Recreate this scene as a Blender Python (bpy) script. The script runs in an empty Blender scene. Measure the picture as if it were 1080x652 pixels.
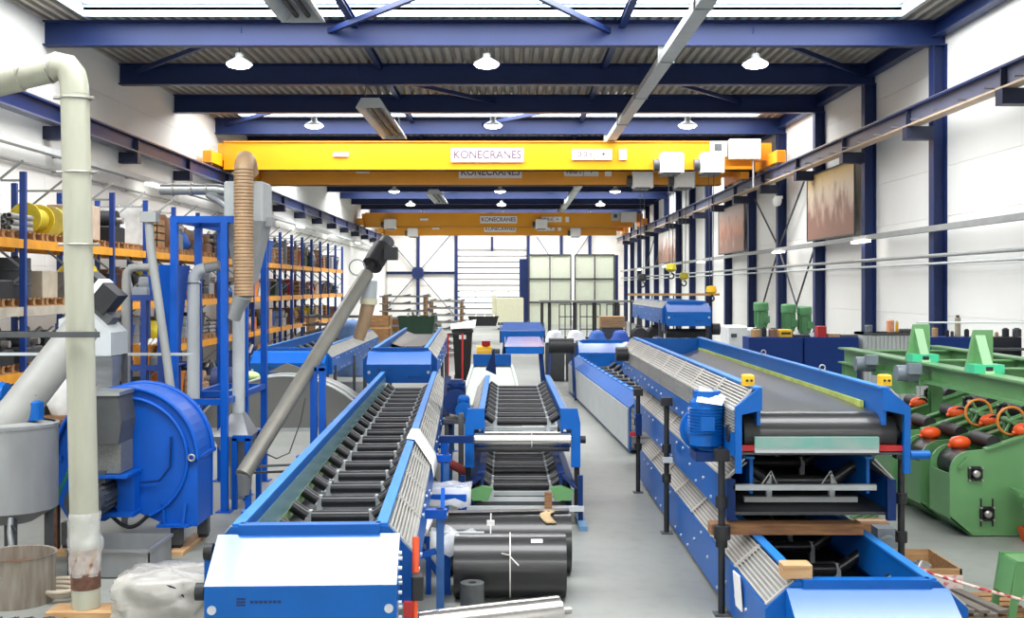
import bpy, math, random
from mathutils import Vector, Matrix
random.seed(11)
SC = bpy.context.scene
COL = SC.collection
PI = math.pi

# ------------------------------------------------------------------ camera
F, CX, CY, H = 1190.0, 538.0, 302.0, 3.0        # focal length and vanishing point in pixels of 1080x652, eye height
cam_d = bpy.data.cameras.new('camera')
cam_d.sensor_fit = 'HORIZONTAL'; cam_d.sensor_width = 36.0
cam_d.lens = F / 1080 * 36
cam_d.shift_x = (540 - CX) / 1080
cam_d.shift_y = -(326 - CY) / 1080
cam_d.clip_end = 400
cam = bpy.data.objects.new('camera', cam_d); COL.objects.link(cam)
cam.location = (0, 0, H); cam.rotation_euler = (PI / 2, 0, 0)
SC.camera = cam

# ------------------------------------------------------------------ world, exposure
w = bpy.data.worlds.new('sky'); SC.world = w; w.use_nodes = True
w.node_tree.nodes['Background'].inputs[0].default_value = (0.75, 0.87, 1.0, 1)
w.node_tree.nodes['Background'].inputs[1].default_value = 4.0
SC.view_settings.view_transform = 'Standard'; SC.view_settings.look = 'None'
SC.view_settings.gamma = 1.0; SC.view_settings.use_curve_mapping = False
SC.view_settings.exposure = 0.50

# hall dimensions (metres)
XL, XR = -10.8, 10.1           # inner wall faces
Y0, Y1 = -9.0, 99.0
ZR = 9.15                      # underside of the roof deck
FR0, FRS = 26.2, 5.05          # first frame in view, frame spacing
def frame(n): return FR0 + FRS * n
SKY_BAYS = [-7, -4, -1, 2, 5, 8, 11, 13]     # bays n..n+1 with a roof light; last added to brighten far wall
SKX0, SKX1 = -9.7, 8.9

# daylight coming in through the roof lights
for n in SKY_BAYS:
    a, b = frame(n) + .75, frame(n + 1) - .6
    ld = bpy.data.lights.new('roof_light_daylight', 'AREA')
    ld.shape = 'RECTANGLE'; ld.size = SKX1 - SKX0 - .1; ld.size_y = b - a - .1
    ld.energy = 1900; ld.color = (0.97, 0.985, 1.0)
    lo = bpy.data.objects.new('roof_light_daylight', ld); COL.objects.link(lo)
    lo.visible_camera = True
    lo.location = ((SKX0 + SKX1) / 2, (a + b) / 2, ZR + .27)

# ------------------------------------------------------------------ pixel helpers
def px(x, Y): return (x - CX) * Y / F
def pz(y, Y): return H - (y - CY) * Y / F
def gnd(x, y):
    Y = F * H / (y - CY); return (px(x, Y), Y)

# ------------------------------------------------------------------ materials
def lin(c):
    return tuple(((v / 255) / 12.92 if v <= 10 else ((v / 255 + .055) / 1.055) ** 2.4) for v in c)
MATS = {}
def mat(name, rgb, rough=.5, metal=0.0, var=.12, scale=6.0, bump=0.0, bscale=None, coat=0.0, spec=.5, rgb2=None, stretch=None, thr=None):
    """procedural paint / metal: base colour with object-space noise mottling, optional second colour and fine relief"""
    if name in MATS: return MATS[name]
    m = bpy.data.materials.new(name); m.use_nodes = True
    nt = m.node_tree; N = nt.nodes; L = nt.links
    p = N['Principled BSDF']
    p.inputs['Roughness'].default_value = rough; p.inputs['Metallic'].default_value = metal
    p.inputs['Coat Weight'].default_value = coat; p.inputs['Coat Roughness'].default_value = .12
    p.inputs['Specular IOR Level'].default_value = spec
    tc = N.new('ShaderNodeTexCoord'); mp = N.new('ShaderNodeMapping')
    L.new(tc.outputs['Object'], mp.inputs['Vector'])
    if stretch: mp.inputs['Scale'].default_value = stretch
    nz = N.new('ShaderNodeTexNoise'); nz.inputs['Scale'].default_value = scale; nz.inputs['Detail'].default_value = 5
    L.new(mp.outputs['Vector'], nz.inputs['Vector'])
    rp = N.new('ShaderNodeValToRGB')
    c = lin(rgb); c2 = lin(rgb2) if rgb2 else tuple(max(0, v * (1 - var)) for v in c)
    c1 = c if rgb2 else tuple(min(1, v * (1 + var * .6)) for v in c)
    rp.color_ramp.elements[0].color = (*c2, 1); rp.color_ramp.elements[1].color = (*c1, 1)
    t = thr or (.3, .7)
    rp.color_ramp.elements[0].position = t[0]; rp.color_ramp.elements[1].position = t[1]
    L.new(nz.outputs['Fac'], rp.inputs['Fac']); L.new(rp.outputs['Color'], p.inputs['Base Color'])
    if bump:
        n2 = N.new('ShaderNodeTexNoise'); n2.inputs['Scale'].default_value = bscale or scale * 6; n2.inputs['Detail'].default_value = 3
        L.new(mp.outputs['Vector'], n2.inputs['Vector'])
        bp = N.new('ShaderNodeBump'); bp.inputs['Strength'].default_value = bump; bp.inputs['Distance'].default_value = .02
        L.new(n2.outputs['Fac'], bp.inputs['Height']); L.new(bp.outputs['Normal'], p.inputs['Normal'])
    MATS[name] = m
    return m
def emis(name, rgb, strength):
    m = bpy.data.materials.new(name); m.use_nodes = True
    p = m.node_tree.nodes['Principled BSDF']
    p.inputs['Base Color'].default_value = (*lin(rgb), 1)
    p.inputs['Emission Color'].default_value = (*lin(rgb), 1); p.inputs['Emission Strength'].default_value = strength
    MATS[name] = m; return m
def clear(name, rgb, alpha, rough=.15):
    m = mat(name, rgb, rough, var=.08, scale=9, bump=.5, bscale=14)
    m.node_tree.nodes['Principled BSDF'].inputs['Alpha'].default_value = alpha
    return m

BLUE = mat('machine_blue_paint', (0, 90, 172), .42, var=.10, scale=2.5, coat=.08, spec=.3)
BLUEH = mat('sky_sheen_blue_paint', (0, 92, 186), .22, var=.04, scale=1.5, coat=1.0, spec=.7)  # brighter, glossier copy of the machine blue, giving tops a pale sky sheen
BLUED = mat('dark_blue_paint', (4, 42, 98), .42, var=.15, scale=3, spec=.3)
STEELB = mat('structure_blue_paint', (26, 44, 92), .45, var=.10, scale=1.2, spec=.35)
CABB = mat('cabinet_blue_paint', (8, 48, 120), .45, spec=.3, var=.06, scale=1.5)
RACKB = mat('rack_blue_paint', (20, 60, 138), .45, var=.15, scale=4)
RACKO = mat('rack_orange_paint', (238, 160, 30), .45, var=.18, scale=3)
RACKW = mat('rack_weathered_cream', (190, 180, 162), .6, var=.2, scale=4)
FRB = mat('frame_blue_paint', (0, 80, 176), .42, var=.10, scale=3, coat=.06, spec=.3)
YEL = mat('crane_yellow_paint', (232, 156, 10), .38, var=.05, scale=.8, coat=.15)
ORG = mat('crane_orange_paint', (246, 150, 20), .4, var=.08, scale=1.0, coat=.2)
WALLM = mat('white_wall_panel', (238, 237, 232), .6, var=.03, scale=.5, bump=.05, bscale=8)
JOINT = mat('wall_joint', (196, 194, 188), .8, var=.1, scale=2)
DECK = mat('roof_deck_galvanised', (176, 170, 158), .5, metal=.15, var=.14, scale=1.5)
CURB = mat('roof_light_curb', (206, 226, 240), .5, var=.03)
GREY = mat('grey_paint', (150, 152, 150), .5, var=.10, scale=3)
GREYL = mat('light_grey_paint', (186, 190, 190), .5, var=.08, scale=3)
GREYD = mat('dark_grey_paint', (74, 76, 78), .5, var=.2, scale=5)
BLACK = mat('black_rubber', (30, 30, 32), .55, var=.25, scale=4)
BLACKG = mat('black_belt_glossy', (36, 36, 37), .36, coat=.35, var=.2, scale=3, stretch=(1, 4, 4), bump=.06, bscale=20)
BELT = mat('grey_conveyor_belt', (128, 126, 122), .55, var=.12, scale=2.0, stretch=(1, .25, 1), bump=.03)
ROLL = mat('roller_black_steel', (52, 52, 54), .3, metal=.5, var=.25, scale=3)
SHAFT = mat('bare_steel', (176, 172, 166), .35, metal=.7, var=.15, scale=6)
CHROME = mat('polished_steel', (226, 222, 218), .24, metal=1.0, var=.08, scale=2)
GALV = mat('galvanised_grille', (196, 194, 188), .38, metal=.55, var=.12, scale=4)
GALVD = mat('grille_backing', (150, 150, 146), .5, metal=.3, var=.15, scale=3)
STAIN = mat('stainless_brushed', (168, 170, 172), .32, metal=.75, var=.14, scale=3, stretch=(1, 1, 5))
TANKM = mat('dull_tank_steel', (150, 152, 154), .42, metal=.5, var=.15, scale=4, stretch=(1, 1, .3))
RUSTM = mat('stained_drum_steel', (150, 144, 134), .6, metal=.2, rgb2=(120, 108, 94), scale=5, stretch=(3, 3, .5), bump=.1)
RUST = mat('rust_brown', (120, 84, 66), .8, rgb2=(78, 50, 38), scale=14, bump=.3)
PIPEM = mat('cream_grey_pipe', (178, 178, 160), .42, var=.08, scale=3, rgb2=(158, 158, 142), stretch=(2, 2, .4), coat=.2)
PIPEG = mat('grey_plastic_pipe', (148, 148, 144), .5, var=.10, scale=4)
WOOD = mat('pale_wood', (200, 164, 118), .65, rgb2=(166, 124, 82), scale=5, stretch=(.6, 6, 6), bump=.12)
WOODD = mat('brown_wood', (156, 112, 74), .7, rgb2=(112, 74, 46), scale=5, stretch=(.6, 6, 6), bump=.15)
PALW = mat('pallet_wood', (184, 140, 92), .75, rgb2=(138, 96, 60), scale=6, stretch=(.6, 5, 5), bump=.15)
CARD = mat('cardboard', (186, 148, 108), .8, var=.12, scale=4)
CARDL = mat('pale_cardboard', (206, 186, 160), .8, var=.12, scale=4)
WHITE = mat('white_plastic', (232, 232, 228), .45, var=.04)
PAPER = mat('white_paper', (238, 236, 232), .7, var=.03)
CLOTHY = mat('tan_cloth', (178, 154, 116), .85, var=.15, scale=10, bump=.3)
GREEN = mat('machine_green_paint', (96, 146, 92), .42, var=.10, scale=2, coat=.25)
GREENB = mat('clamp_mint_paint', (62, 186, 138), .4, var=.06, coat=.2)
GREENM = mat('motor_green_paint', (92, 148, 96), .45, var=.15, scale=6)
GREEND = mat('crate_green', (44, 72, 48), .6, var=.2, scale=4)
ORGR = mat('guard_orange', (236, 84, 24), .42, var=.08, coat=.2)
RIM = mat('handwheel_orange', (226, 138, 60), .4, var=.06)
REDP = mat('red_paint', (176, 32, 34), .4, var=.12)
YELB = mat('switch_yellow', (240, 186, 24), .4, var=.08)
TEAL = mat('teal_strip', (92, 160, 146), .5, rgb2=(150, 160, 156), scale=3)
TEALD = mat('green_cord', (28, 112, 88), .55, var=.1)
HOSE = mat('tan_flexible_hose', (172, 142, 108), .5, var=.12, scale=6)
HOSER = mat('hose_rib', (136, 106, 78), .5, var=.12, scale=6)
MOTOR = mat('motor_dark_grey', (70, 74, 76), .45, var=.2, scale=8)
MOTORG = mat('motor_blue_grey', (112, 122, 130), .45, var=.15, scale=8)
STRAP = mat('white_strap', (226, 222, 214), .6, var=.05)
FILM = clear('clear_plastic_film', (232, 234, 236), .42)
SLEEVE = clear('clear_sleeve', (236, 236, 236), .2)
FILMB = clear('blue_green_film', (150, 190, 190), .5)
PINKP = mat('printed_pink_paper', (232, 214, 208), .8, rgb2=(214, 120, 128), scale=14, thr=(.36, .46))
ROPEM = mat('red_white_rope', (214, 190, 180), .8, rgb2=(170, 50, 50), scale=16, thr=(.45, .55))
BAGY = mat('yellow_bag', (224, 206, 40), .5, var=.25, scale=7, bump=.4, bscale=12)
LAMPE = emis('lamp_glow', (255, 250, 240), 9.0)
TUBEE = emis('tube_lamp_glow', (255, 252, 245), 5.0)
WINE = emis('daylit_door_glazing', (240, 248, 255), 1.2)
PANE = mat('frosted_pane', (214, 220, 200), .25, var=.04)
DKMETAL = mat('dark_bracket_paint', (26, 34, 62), .5, var=.12)
RAILB = mat('rail_tan_edge', (196, 172, 146), .5, var=.15, scale=3)
RAILG = mat('rail_grey_blue', (88, 92, 112), .45, var=.12, scale=2)

def floor_mat():
    m = bpy.data.materials.new('sealed_concrete'); m.use_nodes = True
    nt = m.node_tree; N = nt.nodes; L = nt.links; p = N['Principled BSDF']
    tc = N.new('ShaderNodeTexCoord')
    n1 = N.new('ShaderNodeTexNoise'); n1.inputs['Scale'].default_value = .35; n1.inputs['Detail'].default_value = 6
    n2 = N.new('ShaderNodeTexNoise'); n2.inputs['Scale'].default_value = 5; n2.inputs['Detail'].default_value = 8
    for n in (n1, n2): L.new(tc.outputs['Object'], n.inputs['Vector'])
    r1 = N.new('ShaderNodeValToRGB'); r1.color_ramp.elements[0].position = .3; r1.color_ramp.elements[1].position = .7
    r1.color_ramp.elements[0].color = (*lin((126, 128, 124)), 1); r1.color_ramp.elements[1].color = (*lin((146, 148, 142)), 1)
    r2 = N.new('ShaderNodeValToRGB'); r2.color_ramp.elements[0].position = .35; r2.color_ramp.elements[1].position = .5
    r2.color_ramp.elements[0].color = (.86, .86, .85, 1); r2.color_ramp.elements[1].color = (1, 1, 1, 1)
    mx = N.new('ShaderNodeMix'); mx.data_type = 'RGBA'; mx.blend_type = 'MULTIPLY'; mx.inputs[0].default_value = .6
    L.new(n1.outputs['Fac'], r1.inputs['Fac']); L.new(n2.outputs['Fac'], r2.inputs['Fac'])
    L.new(r1.outputs['Color'], mx.inputs[6]); L.new(r2.outputs['Color'], mx.inputs[7])
    L.new(mx.outputs[2], p.inputs['Base Color'])
    p.inputs['Roughness'].default_value = .42
    return m
FLOORM = floor_mat()

def poster_mat(name, sky, low, seed):
    m = bpy.data.materials.new(name); m.use_nodes = True
    nt = m.node_tree; N = nt.nodes; L = nt.links; p = N['Principled BSDF']; p.inputs['Roughness'].default_value = .5
    tc = N.new('ShaderNodeTexCoord'); sp = N.new('ShaderNodeSeparateXYZ'); L.new(tc.outputs['Generated'], sp.inputs[0])
    rp = N.new('ShaderNodeValToRGB'); e = rp.color_ramp.elements
    e[0].color = (*lin(low[0]), 1); e[1].color = (*lin(sky[1]), 1); e[1].position = 1
    a = e.new(.35); a.color = (*lin(low[1]), 1); b = e.new(.7); b.color = (*lin(sky[0]), 1)
    L.new(sp.outputs['Z'], rp.inputs['Fac'])
    mp = N.new('ShaderNodeMapping'); mp.inputs['Scale'].default_value = (1, 9, 2.2); mp.inputs['Location'].default_value = (seed, seed, 0)
    L.new(tc.outputs['Generated'], mp.inputs['Vector'])
    vz = N.new('ShaderNodeTexNoise'); vz.inputs['Scale'].default_value = 1.3; vz.inputs['Detail'].default_value = 5
    L.new(mp.outputs['Vector'], vz.inputs['Vector'])
    mt = N.new('ShaderNodeMath'); mt.operation = 'SUBTRACT'; L.new(vz.outputs['Fac'], mt.inputs[0])
    m2 = N.new('ShaderNodeMath'); m2.operation = 'MULTIPLY'; m2.inputs[1].default_value = .55; L.new(sp.outputs['Z'], m2.inputs[0])
    L.new(m2.outputs[0], mt.inputs[1])
    rm = N.new('ShaderNodeValToRGB'); rm.color_ramp.elements[0].position = .12; rm.color_ramp.elements[1].position = .36
    L.new(mt.outputs[0], rm.inputs['Fac'])
    mx = N.new('ShaderNodeMix'); mx.data_type = 'RGBA'; L.new(rm.outputs['Color'], mx.inputs[0])
    L.new(rp.outputs['Color'], mx.inputs[6]); mx.inputs[7].default_value = (*lin((150, 112, 96)), 1)
    L.new(mx.outputs[2], p.inputs['Base Color'])
    return m

# ------------------------------------------------------------------ mesh builder
def V(*a): return Vector(a)
class MB:
    def __init__(s): s.v = []; s.f = []; s.sm = []
    def add(s, vs, fs, smooth=False):
        o = len(s.v); s.v += [tuple(v) for v in vs]
        for f in fs: s.f.append([i + o for i in f]); s.sm.append(smooth)
        return s
    def box(s, x0, x1, y0, y1, z0, z1):
        vs = [(x0,y0,z0),(x1,y0,z0),(x1,y1,z0),(x0,y1,z0),(x0,y0,z1),(x1,y0,z1),(x1,y1,z1),(x0,y1,z1)]
        return s.add(vs, [(0,3,2,1),(4,5,6,7),(0,1,5,4),(1,2,6,5),(2,3,7,6),(3,0,4,7)])
    def cbox(s, c, sx, sy, sz):
        return s.box(c[0]-sx/2, c[0]+sx/2, c[1]-sy/2, c[1]+sy/2, c[2]-sz/2, c[2]+sz/2)
    def bevbox(s, x0, x1, y0, y1, z0, z1, b=.02):
        """box with chamfered vertical and top edges"""
        def ring(d, z): return [(x0+d+b,y0+d,z),(x1-d-b,y0+d,z),(x1-d,y0+d+b,z),(x1-d,y1-d-b,z),(x1-d-b,y1-d,z),(x0+d+b,y1-d,z),(x0+d,y1-d-b,z),(x0+d,y0+d+b,z)]
        vs = ring(0, z0) + ring(0, z1 - b) + ring(b, z1)
        fs = [tuple(range(7, -1, -1)), tuple(range(16, 24))]
        for k in (0, 8):
            fs += [(k+i, k+(i+1) % 8, k+8+(i+1) % 8, k+8+i) for i in range(8)]
        return s.add(vs, fs)
    def bar(s, p, q, w, h, up=(0, 0, 1)):
        p = Vector(p); q = Vector(q); d = (q - p).normalized(); u = Vector(up)
        if abs(d.dot(u)) > .99: u = Vector((1, 0, 0))
        r = d.cross(u).normalized() * (w / 2); t = r.cross(d).normalized() * (h / 2)
        vs = [p-r-t, p+r-t, p+r+t, p-r+t, q-r-t, q+r-t, q+r+t, q-r+t]
        return s.add(vs, [(0,1,2,3),(7,6,5,4),(0,4,5,1),(1,5,6,2),(2,6,7,3),(3,7,4,0)])
    def _basis(s, d):
        d = d.normalized(); u = Vector((0, 0, 1)) if abs(d.z) < .9 else Vector((1, 0, 0))
        a = d.cross(u).normalized(); b = d.cross(a).normalized(); return a, b
    def tube(s, p, q, r, r2=None, n=14, caps=True):
        p = Vector(p); q = Vector(q); r2 = r if r2 is None else r2
        a, b = s._basis(q - p)
        c = [(math.cos(2*PI*i/n), math.sin(2*PI*i/n)) for i in range(n)]
        A = [p + a*(x*r) + b*(y*r) for x, y in c]; B = [q + a*(x*r2) + b*(y*r2) for x, y in c]
        s.add(A + B, [(i, (i+1) % n, n+(i+1) % n, n+i) for i in range(n)], True)
        if caps:
            s.add(A, [tuple(range(n-1, -1, -1))]); s.add(B, [tuple(range(n))])
        return s
    def hollow(s, p, q, ro, ri, n=20):
        """open tube with wall thickness"""
        p = Vector(p); q = Vector(q); a, b = s._basis(q - p)
        c = [a*math.cos(2*PI*i/n) + b*math.sin(2*PI*i/n) for i in range(n)]
        for P, Q, r, fl in ((p, q, ro, 0), (p, q, ri, 1)):
            vs = [P + k*r for k in c] + [Q + k*r for k in c]
            s.add(vs, [(i, (i+1) % n, n+(i+1) % n, n+i) if not fl else (n+i, n+(i+1) % n, (i+1) % n, i) for i in range(n)], True)
        for P, fl in ((p, 1), (q, 0)):
            vs = [P + k*ro for k in c] + [P + k*ri for k in c]
            s.add(vs, [((i+1) % n, i, n+i, n+(i+1) % n) if fl else (i, (i+1) % n, n+(i+1) % n, n+i) for i in range(n)])
        return s
    def pipe(s, pts, r, n=10, caps=True):
        P = [Vector(p) for p in pts]; rs = r if isinstance(r, (list, tuple)) else [r] * len(P)
        d0 = (P[1] - P[0]).normalized(); a, b = s._basis(d0); rings = []; last = d0
        for i, p in enumerate(P):
            d = (P[min(i+1, len(P)-1)] - P[max(i-1, 0)]).normalized()
            q = last.rotation_difference(d); a = q @ a; b = q @ b; last = d
            rings.append([p + a*(math.cos(2*PI*k/n)*rs[i]) + b*(math.sin(2*PI*k/n)*rs[i]) for k in range(n)])
        vs = [v for R in rings for v in R]
        s.add(vs, [(i*n+k, i*n+(k+1) % n, (i+1)*n+(k+1) % n, (i+1)*n+k) for i in range(len(P)-1) for k in range(n)], True)
        if caps:
            s.add(rings[0], [tuple(range(n-1, -1, -1))]); s.add(rings[-1], [tuple(range(n))])
        return s
    def prism(s, poly, ax, a, b):
        """extrude a 2-D polygon along axis 'x' (y,z), 'y' (x,z) or 'z' (x,y) from a to b"""
        def P(u, v, t): return {'x': (t, u, v), 'y': (u, t, v), 'z': (u, v, t)}[ax]
        n = len(poly); vs = [P(u, v, a) for u, v in poly] + [P(u, v, b) for u, v in poly]
        fs = [tuple(range(n)), tuple(range(2*n-1, n-1, -1))] + [(i, n+i, n+(i+1) % n, (i+1) % n) for i in range(n)]
        return s.add(vs, fs)
    def lathe(s, prof, c=(0, 0, 0), n=24, ax='z', arc=2*PI, a0=0.0, smooth=True):
        """prof: list of (radius, height) revolved about an axis through c"""
        c = Vector(c); full = abs(arc - 2*PI) < 1e-6; m = n if full else n + 1
        def P(r, h, t):
            x, y = r*math.cos(t), r*math.sin(t)
            return c + {'z': Vector((x, y, h)), 'y': Vector((x, h, y)), 'x': Vector((h, x, y))}[ax]
        for (r0, h0), (r1, h1) in zip(prof, prof[1:]):
            vs = [P(r0, h0, a0 + arc*i/n) for i in range(m)] + [P(r1, h1, a0 + arc*i/n) for i in range(m)]
            s.add(vs, [(i, (i+1) % m, m+(i+1) % m, m+i) for i in range(n)], smooth)
        return s
    def torus(s, c, R, r, ax='z', n=24, k=8, arc=2*PI, a0=0):
        pts = []
        for i in range(n + 1):
            t = a0 + arc*i/n; x, y = R*math.cos(t), R*math.sin(t)
            pts.append(Vector(c) + {'z': Vector((x, y, 0)), 'y': Vector((x, 0, y)), 'x': Vector((0, x, y))}[ax])
        return s.pipe(pts, r, k, caps=arc < 2*PI - .01)
    def sphere(s, c, rx, ry=None, rz=None, n=14, m=8):
        ry = ry or rx; rz = rz or rx
        vs = []
        for i in range(m + 1):
            t = PI*i/m
            for k in range(n):
                q = 2*PI*k/n
                vs.append((c[0]+rx*math.sin(t)*math.cos(q), c[1]+ry*math.sin(t)*math.sin(q), c[2]-rz*math.cos(t)))
        return s.add(vs, [(i*n+k, i*n+(k+1) % n, (i+1)*n+(k+1) % n, (i+1)*n+k) for i in range(m) for k in range(n)], True)
    def ibeam(s, p, q, h, w, tf=.03, tw=.02, up=(0, 0, 1)):
        p = Vector(p); q = Vector(q); d = (q - p).normalized(); u = Vector(up)
        r = d.cross(u).normalized(); t = r.cross(d).normalized()
        for off, ww, hh in ((h/2 - tf/2, w, tf), (-h/2 + tf/2, w, tf), (0, tw, h - 2*tf)):
            s.bar(p + t*off, q + t*off, ww, hh, up)
        return s
    def grid(s, rows, smooth=True):
        n = len(rows[0]); vs = [v for r in rows for v in r]
        return s.add(vs, [(i*n+k, i*n+k+1, (i+1)*n+k+1, (i+1)*n+k) for i in range(len(rows)-1) for k in range(n-1)], smooth)
    def mesh(s, name, m):
        me = bpy.data.meshes.new(name); me.from_pydata(s.v, [], s.f)
        me.polygons.foreach_set('use_smooth', s.sm); me.materials.append(m); me.update()
        return me
    def build(s, name, m, parent=None, loc=None, rot=None):
        return place(s.mesh(name, m), name, parent, loc, rot)
def place(me, name, parent=None, loc=None, rot=None):
    o = bpy.data.objects.new(name, me); COL.objects.link(o)
    if parent: o.parent = parent
    if loc is not None: o.location = loc
    if rot is not None: o.rotation_euler = rot
    return o
def tag(o, label, cat, group=None, kind=None):
    if label: o['label'] = label
    if cat: o['category'] = cat
    if group: o['group'] = group
    if kind: o['kind'] = kind
    return o
def thing(name, label, cat, loc=(0, 0, 0), rz=0.0, group=None):
    o = bpy.data.objects.new(name, None); COL.objects.link(o); o.empty_display_size = .2
    o.location = loc; o.rotation_euler = (0, 0, rz)
    return tag(o, label, cat, group)
def struct(name, me_or_mb, m=None):
    o = me_or_mb.build(name, m) if isinstance(me_or_mb, MB) else place(me_or_mb, name)
    o['kind'] = 'structure'; return o
def copy_tree(o, parent=None):
    c = o.copy(); COL.objects.link(c)
    if parent: c.parent = parent
    for ch in list(o.children): copy_tree(ch, c)
    return c
def solid(o, t, off=0):
    md = o.modifiers.new('thickness', 'SOLIDIFY'); md.thickness = t; md.offset = off; return o
def lettering(txt, size, m, parent, loc, rot=(PI/2, 0, 0), width=None, name='lettering', ext=.004):
    cu = bpy.data.curves.new(name, 'FONT'); cu.body = txt; cu.size = size; cu.extrude = ext
    cu.offset = size * .02; cu.align_x = 'CENTER'; cu.align_y = 'CENTER'
    t = bpy.data.objects.new(name, cu); COL.objects.link(t)
    bpy.context.view_layer.update()
    me = bpy.data.meshes.new_from_object(t.evaluated_get(bpy.context.evaluated_depsgraph_get()))
    wd = t.dimensions.x
    bpy.data.objects.remove(t)
    me.materials.clear(); me.materials.append(m)
    o = place(me, name, parent, loc, rot)
    if width and wd: o.scale = (width / wd, 1, 1)
    return o
ORD = ['first','second','third','fourth','fifth','sixth','seventh','eighth','ninth','tenth','eleventh','twelfth','thirteenth','fourteenth','fifteenth','sixteenth','seventeenth','eighteenth','nineteenth','twentieth']

# ================================================================== THE HALL
struct('floor', MB().box(XL - .3, XR + .3, Y0, Y1 + .3, -.2, 0), FLOORM)
# side walls: joint-coloured backing with cladding panels set on it, one object per panel
wl = struct('wall_left', MB().box(XL - .3, XL - .05, Y0, Y1, 0, ZR + .2), JOINT)
wr = struct('wall_right', MB().box(XR + .05, XR + .3, Y0, Y1, 0, ZR + .2), JOINT)
PH = (ZR + .1) / 8
panel_l = MB().bevbox(-.025, .025, .004, FRS - .004, .003, PH - .003, .003).mesh('wall_panel', WALLM)
n0 = -7
for n in range(n0, 15):
    y = frame(n)
    for r in range(8):
        if y + FRS > Y1: 
            continue
        place(panel_l, 'wall_panel', wl, (XL - .025, y, r * PH))
        place(panel_l, 'wall_panel', wr, (XR + .025, y, r * PH))
wb = struct('wall_back', MB().box(XL - .3, XR + .3, Y1 + .05, Y1 + .3, 0, ZR + .2), JOINT)
struct('wall_front', MB().box(XL - .3, XR + .3, Y0 - .3, Y0, 0, ZR + .2), WALLM)

# ---- far wall: cladding, blue posts, X bracing, sectional door
DX0, DX1, DZ1 = px(482, Y1), px(556, Y1), pz(264, Y1)
def far_panels():
    hs = ZR / 6
    xs = [XL, -8.0, -4.68, DX0, -1.6, DX1, 4.6, 7.4, XR]
    for a, b in zip(xs, xs[1:]):
        for r in range(6):
            z0 = r * hs
            if a >= DX0 - .01 and b <= DX1 + .01 and z0 + hs < DZ1 + .2: continue
            MB().box(a + .01, b - .01, Y1, Y1 + .05, z0 + .008, z0 + hs - .008).build('wall_panel', WALLM, wb)
far_panels()
u0 = lambda x: px(x, Y1)
for x in (441, 481, 557, 592, 622):
    MB().ibeam((u0(x), Y1 - .16, 0), (u0(x), Y1 - .16, 8.6), .3, .26, up=(0, 1, 0)).build('wall_post', STEELB, wb)
MB().ibeam((u0(395), Y1 - .15, pz(288, Y1)), (u0(481), Y1 - .15, pz(288, Y1)), .25, .2).build('wall_rail', STEELB, wb)
MB().bar((DX0, Y1 - .12, DZ1 + .15), (DX1, Y1 - .12, DZ1 + .15), .12, .2).build('door_lintel', GREYL, wb)
cxb, czb = u0(441), pz(288, Y1)
for dx in (-1, 1):
    for dz in (-1, 1):
        zz = 8.2 if dz > 0 else .4
        xx = cxb + dx * abs(zz - czb) * .86
        MB().bar((cxb, Y1 - .3, czb), (xx, Y1 - .3, zz), .06, .16, up=(0, 1, 0)).build('diagonal_brace', STEELB, wb)
MB().prism([(cxb - .5, czb - .3), (cxb - .3, czb - .5), (cxb + .3, czb - .5), (cxb + .5, czb - .3), (cxb + .5, czb + .3), (cxb + .3, czb + .5), (cxb - .3, czb + .5), (cxb - .5, czb + .3)], 'y', Y1 - .36, Y1 - .34).build('gusset_plate', STEELB, wb)
for a, b in ((566, 580), (620, 606)):
    MB().bar((u0(a), Y1 - .3, pz(250, Y1)), (u0(b), Y1 - .3, pz(271, Y1)), .06, .16, up=(0, 1, 0)).build('diagonal_brace', STEELB, wb)
MB().bar((u0(519), Y1 - .2, pz(250, Y1)), (u0(519), Y1 - .2, pz(265, Y1)), .2, .2).build('wall_post', STEELB, wb)
door = struct('door_1', MB().box(DX0 + .02, DX1 - .02, Y1 - .02, Y1 + .04, 0, DZ1), GREYD)
nsl = 12
for i in range(nsl):
    h = DZ1 / nsl; z = i * h
    glz = i in (3, 4)
    MB().box(DX0 + .06, DX1 - .06, Y1 - .075, Y1 - .02, z + .05, z + h - .05).build('door_slat', WHITE, door)
    if glz:
        for k in range(4):
            w4 = (DX1 - DX0 - .4) / 4; x = DX0 + .2 + k * w4
            MB().box(x + .05, x + w4 - .05, Y1 - .095, Y1 - .076, z + .05, z + h - .04).build('window_pane', WINE, door)

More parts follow.
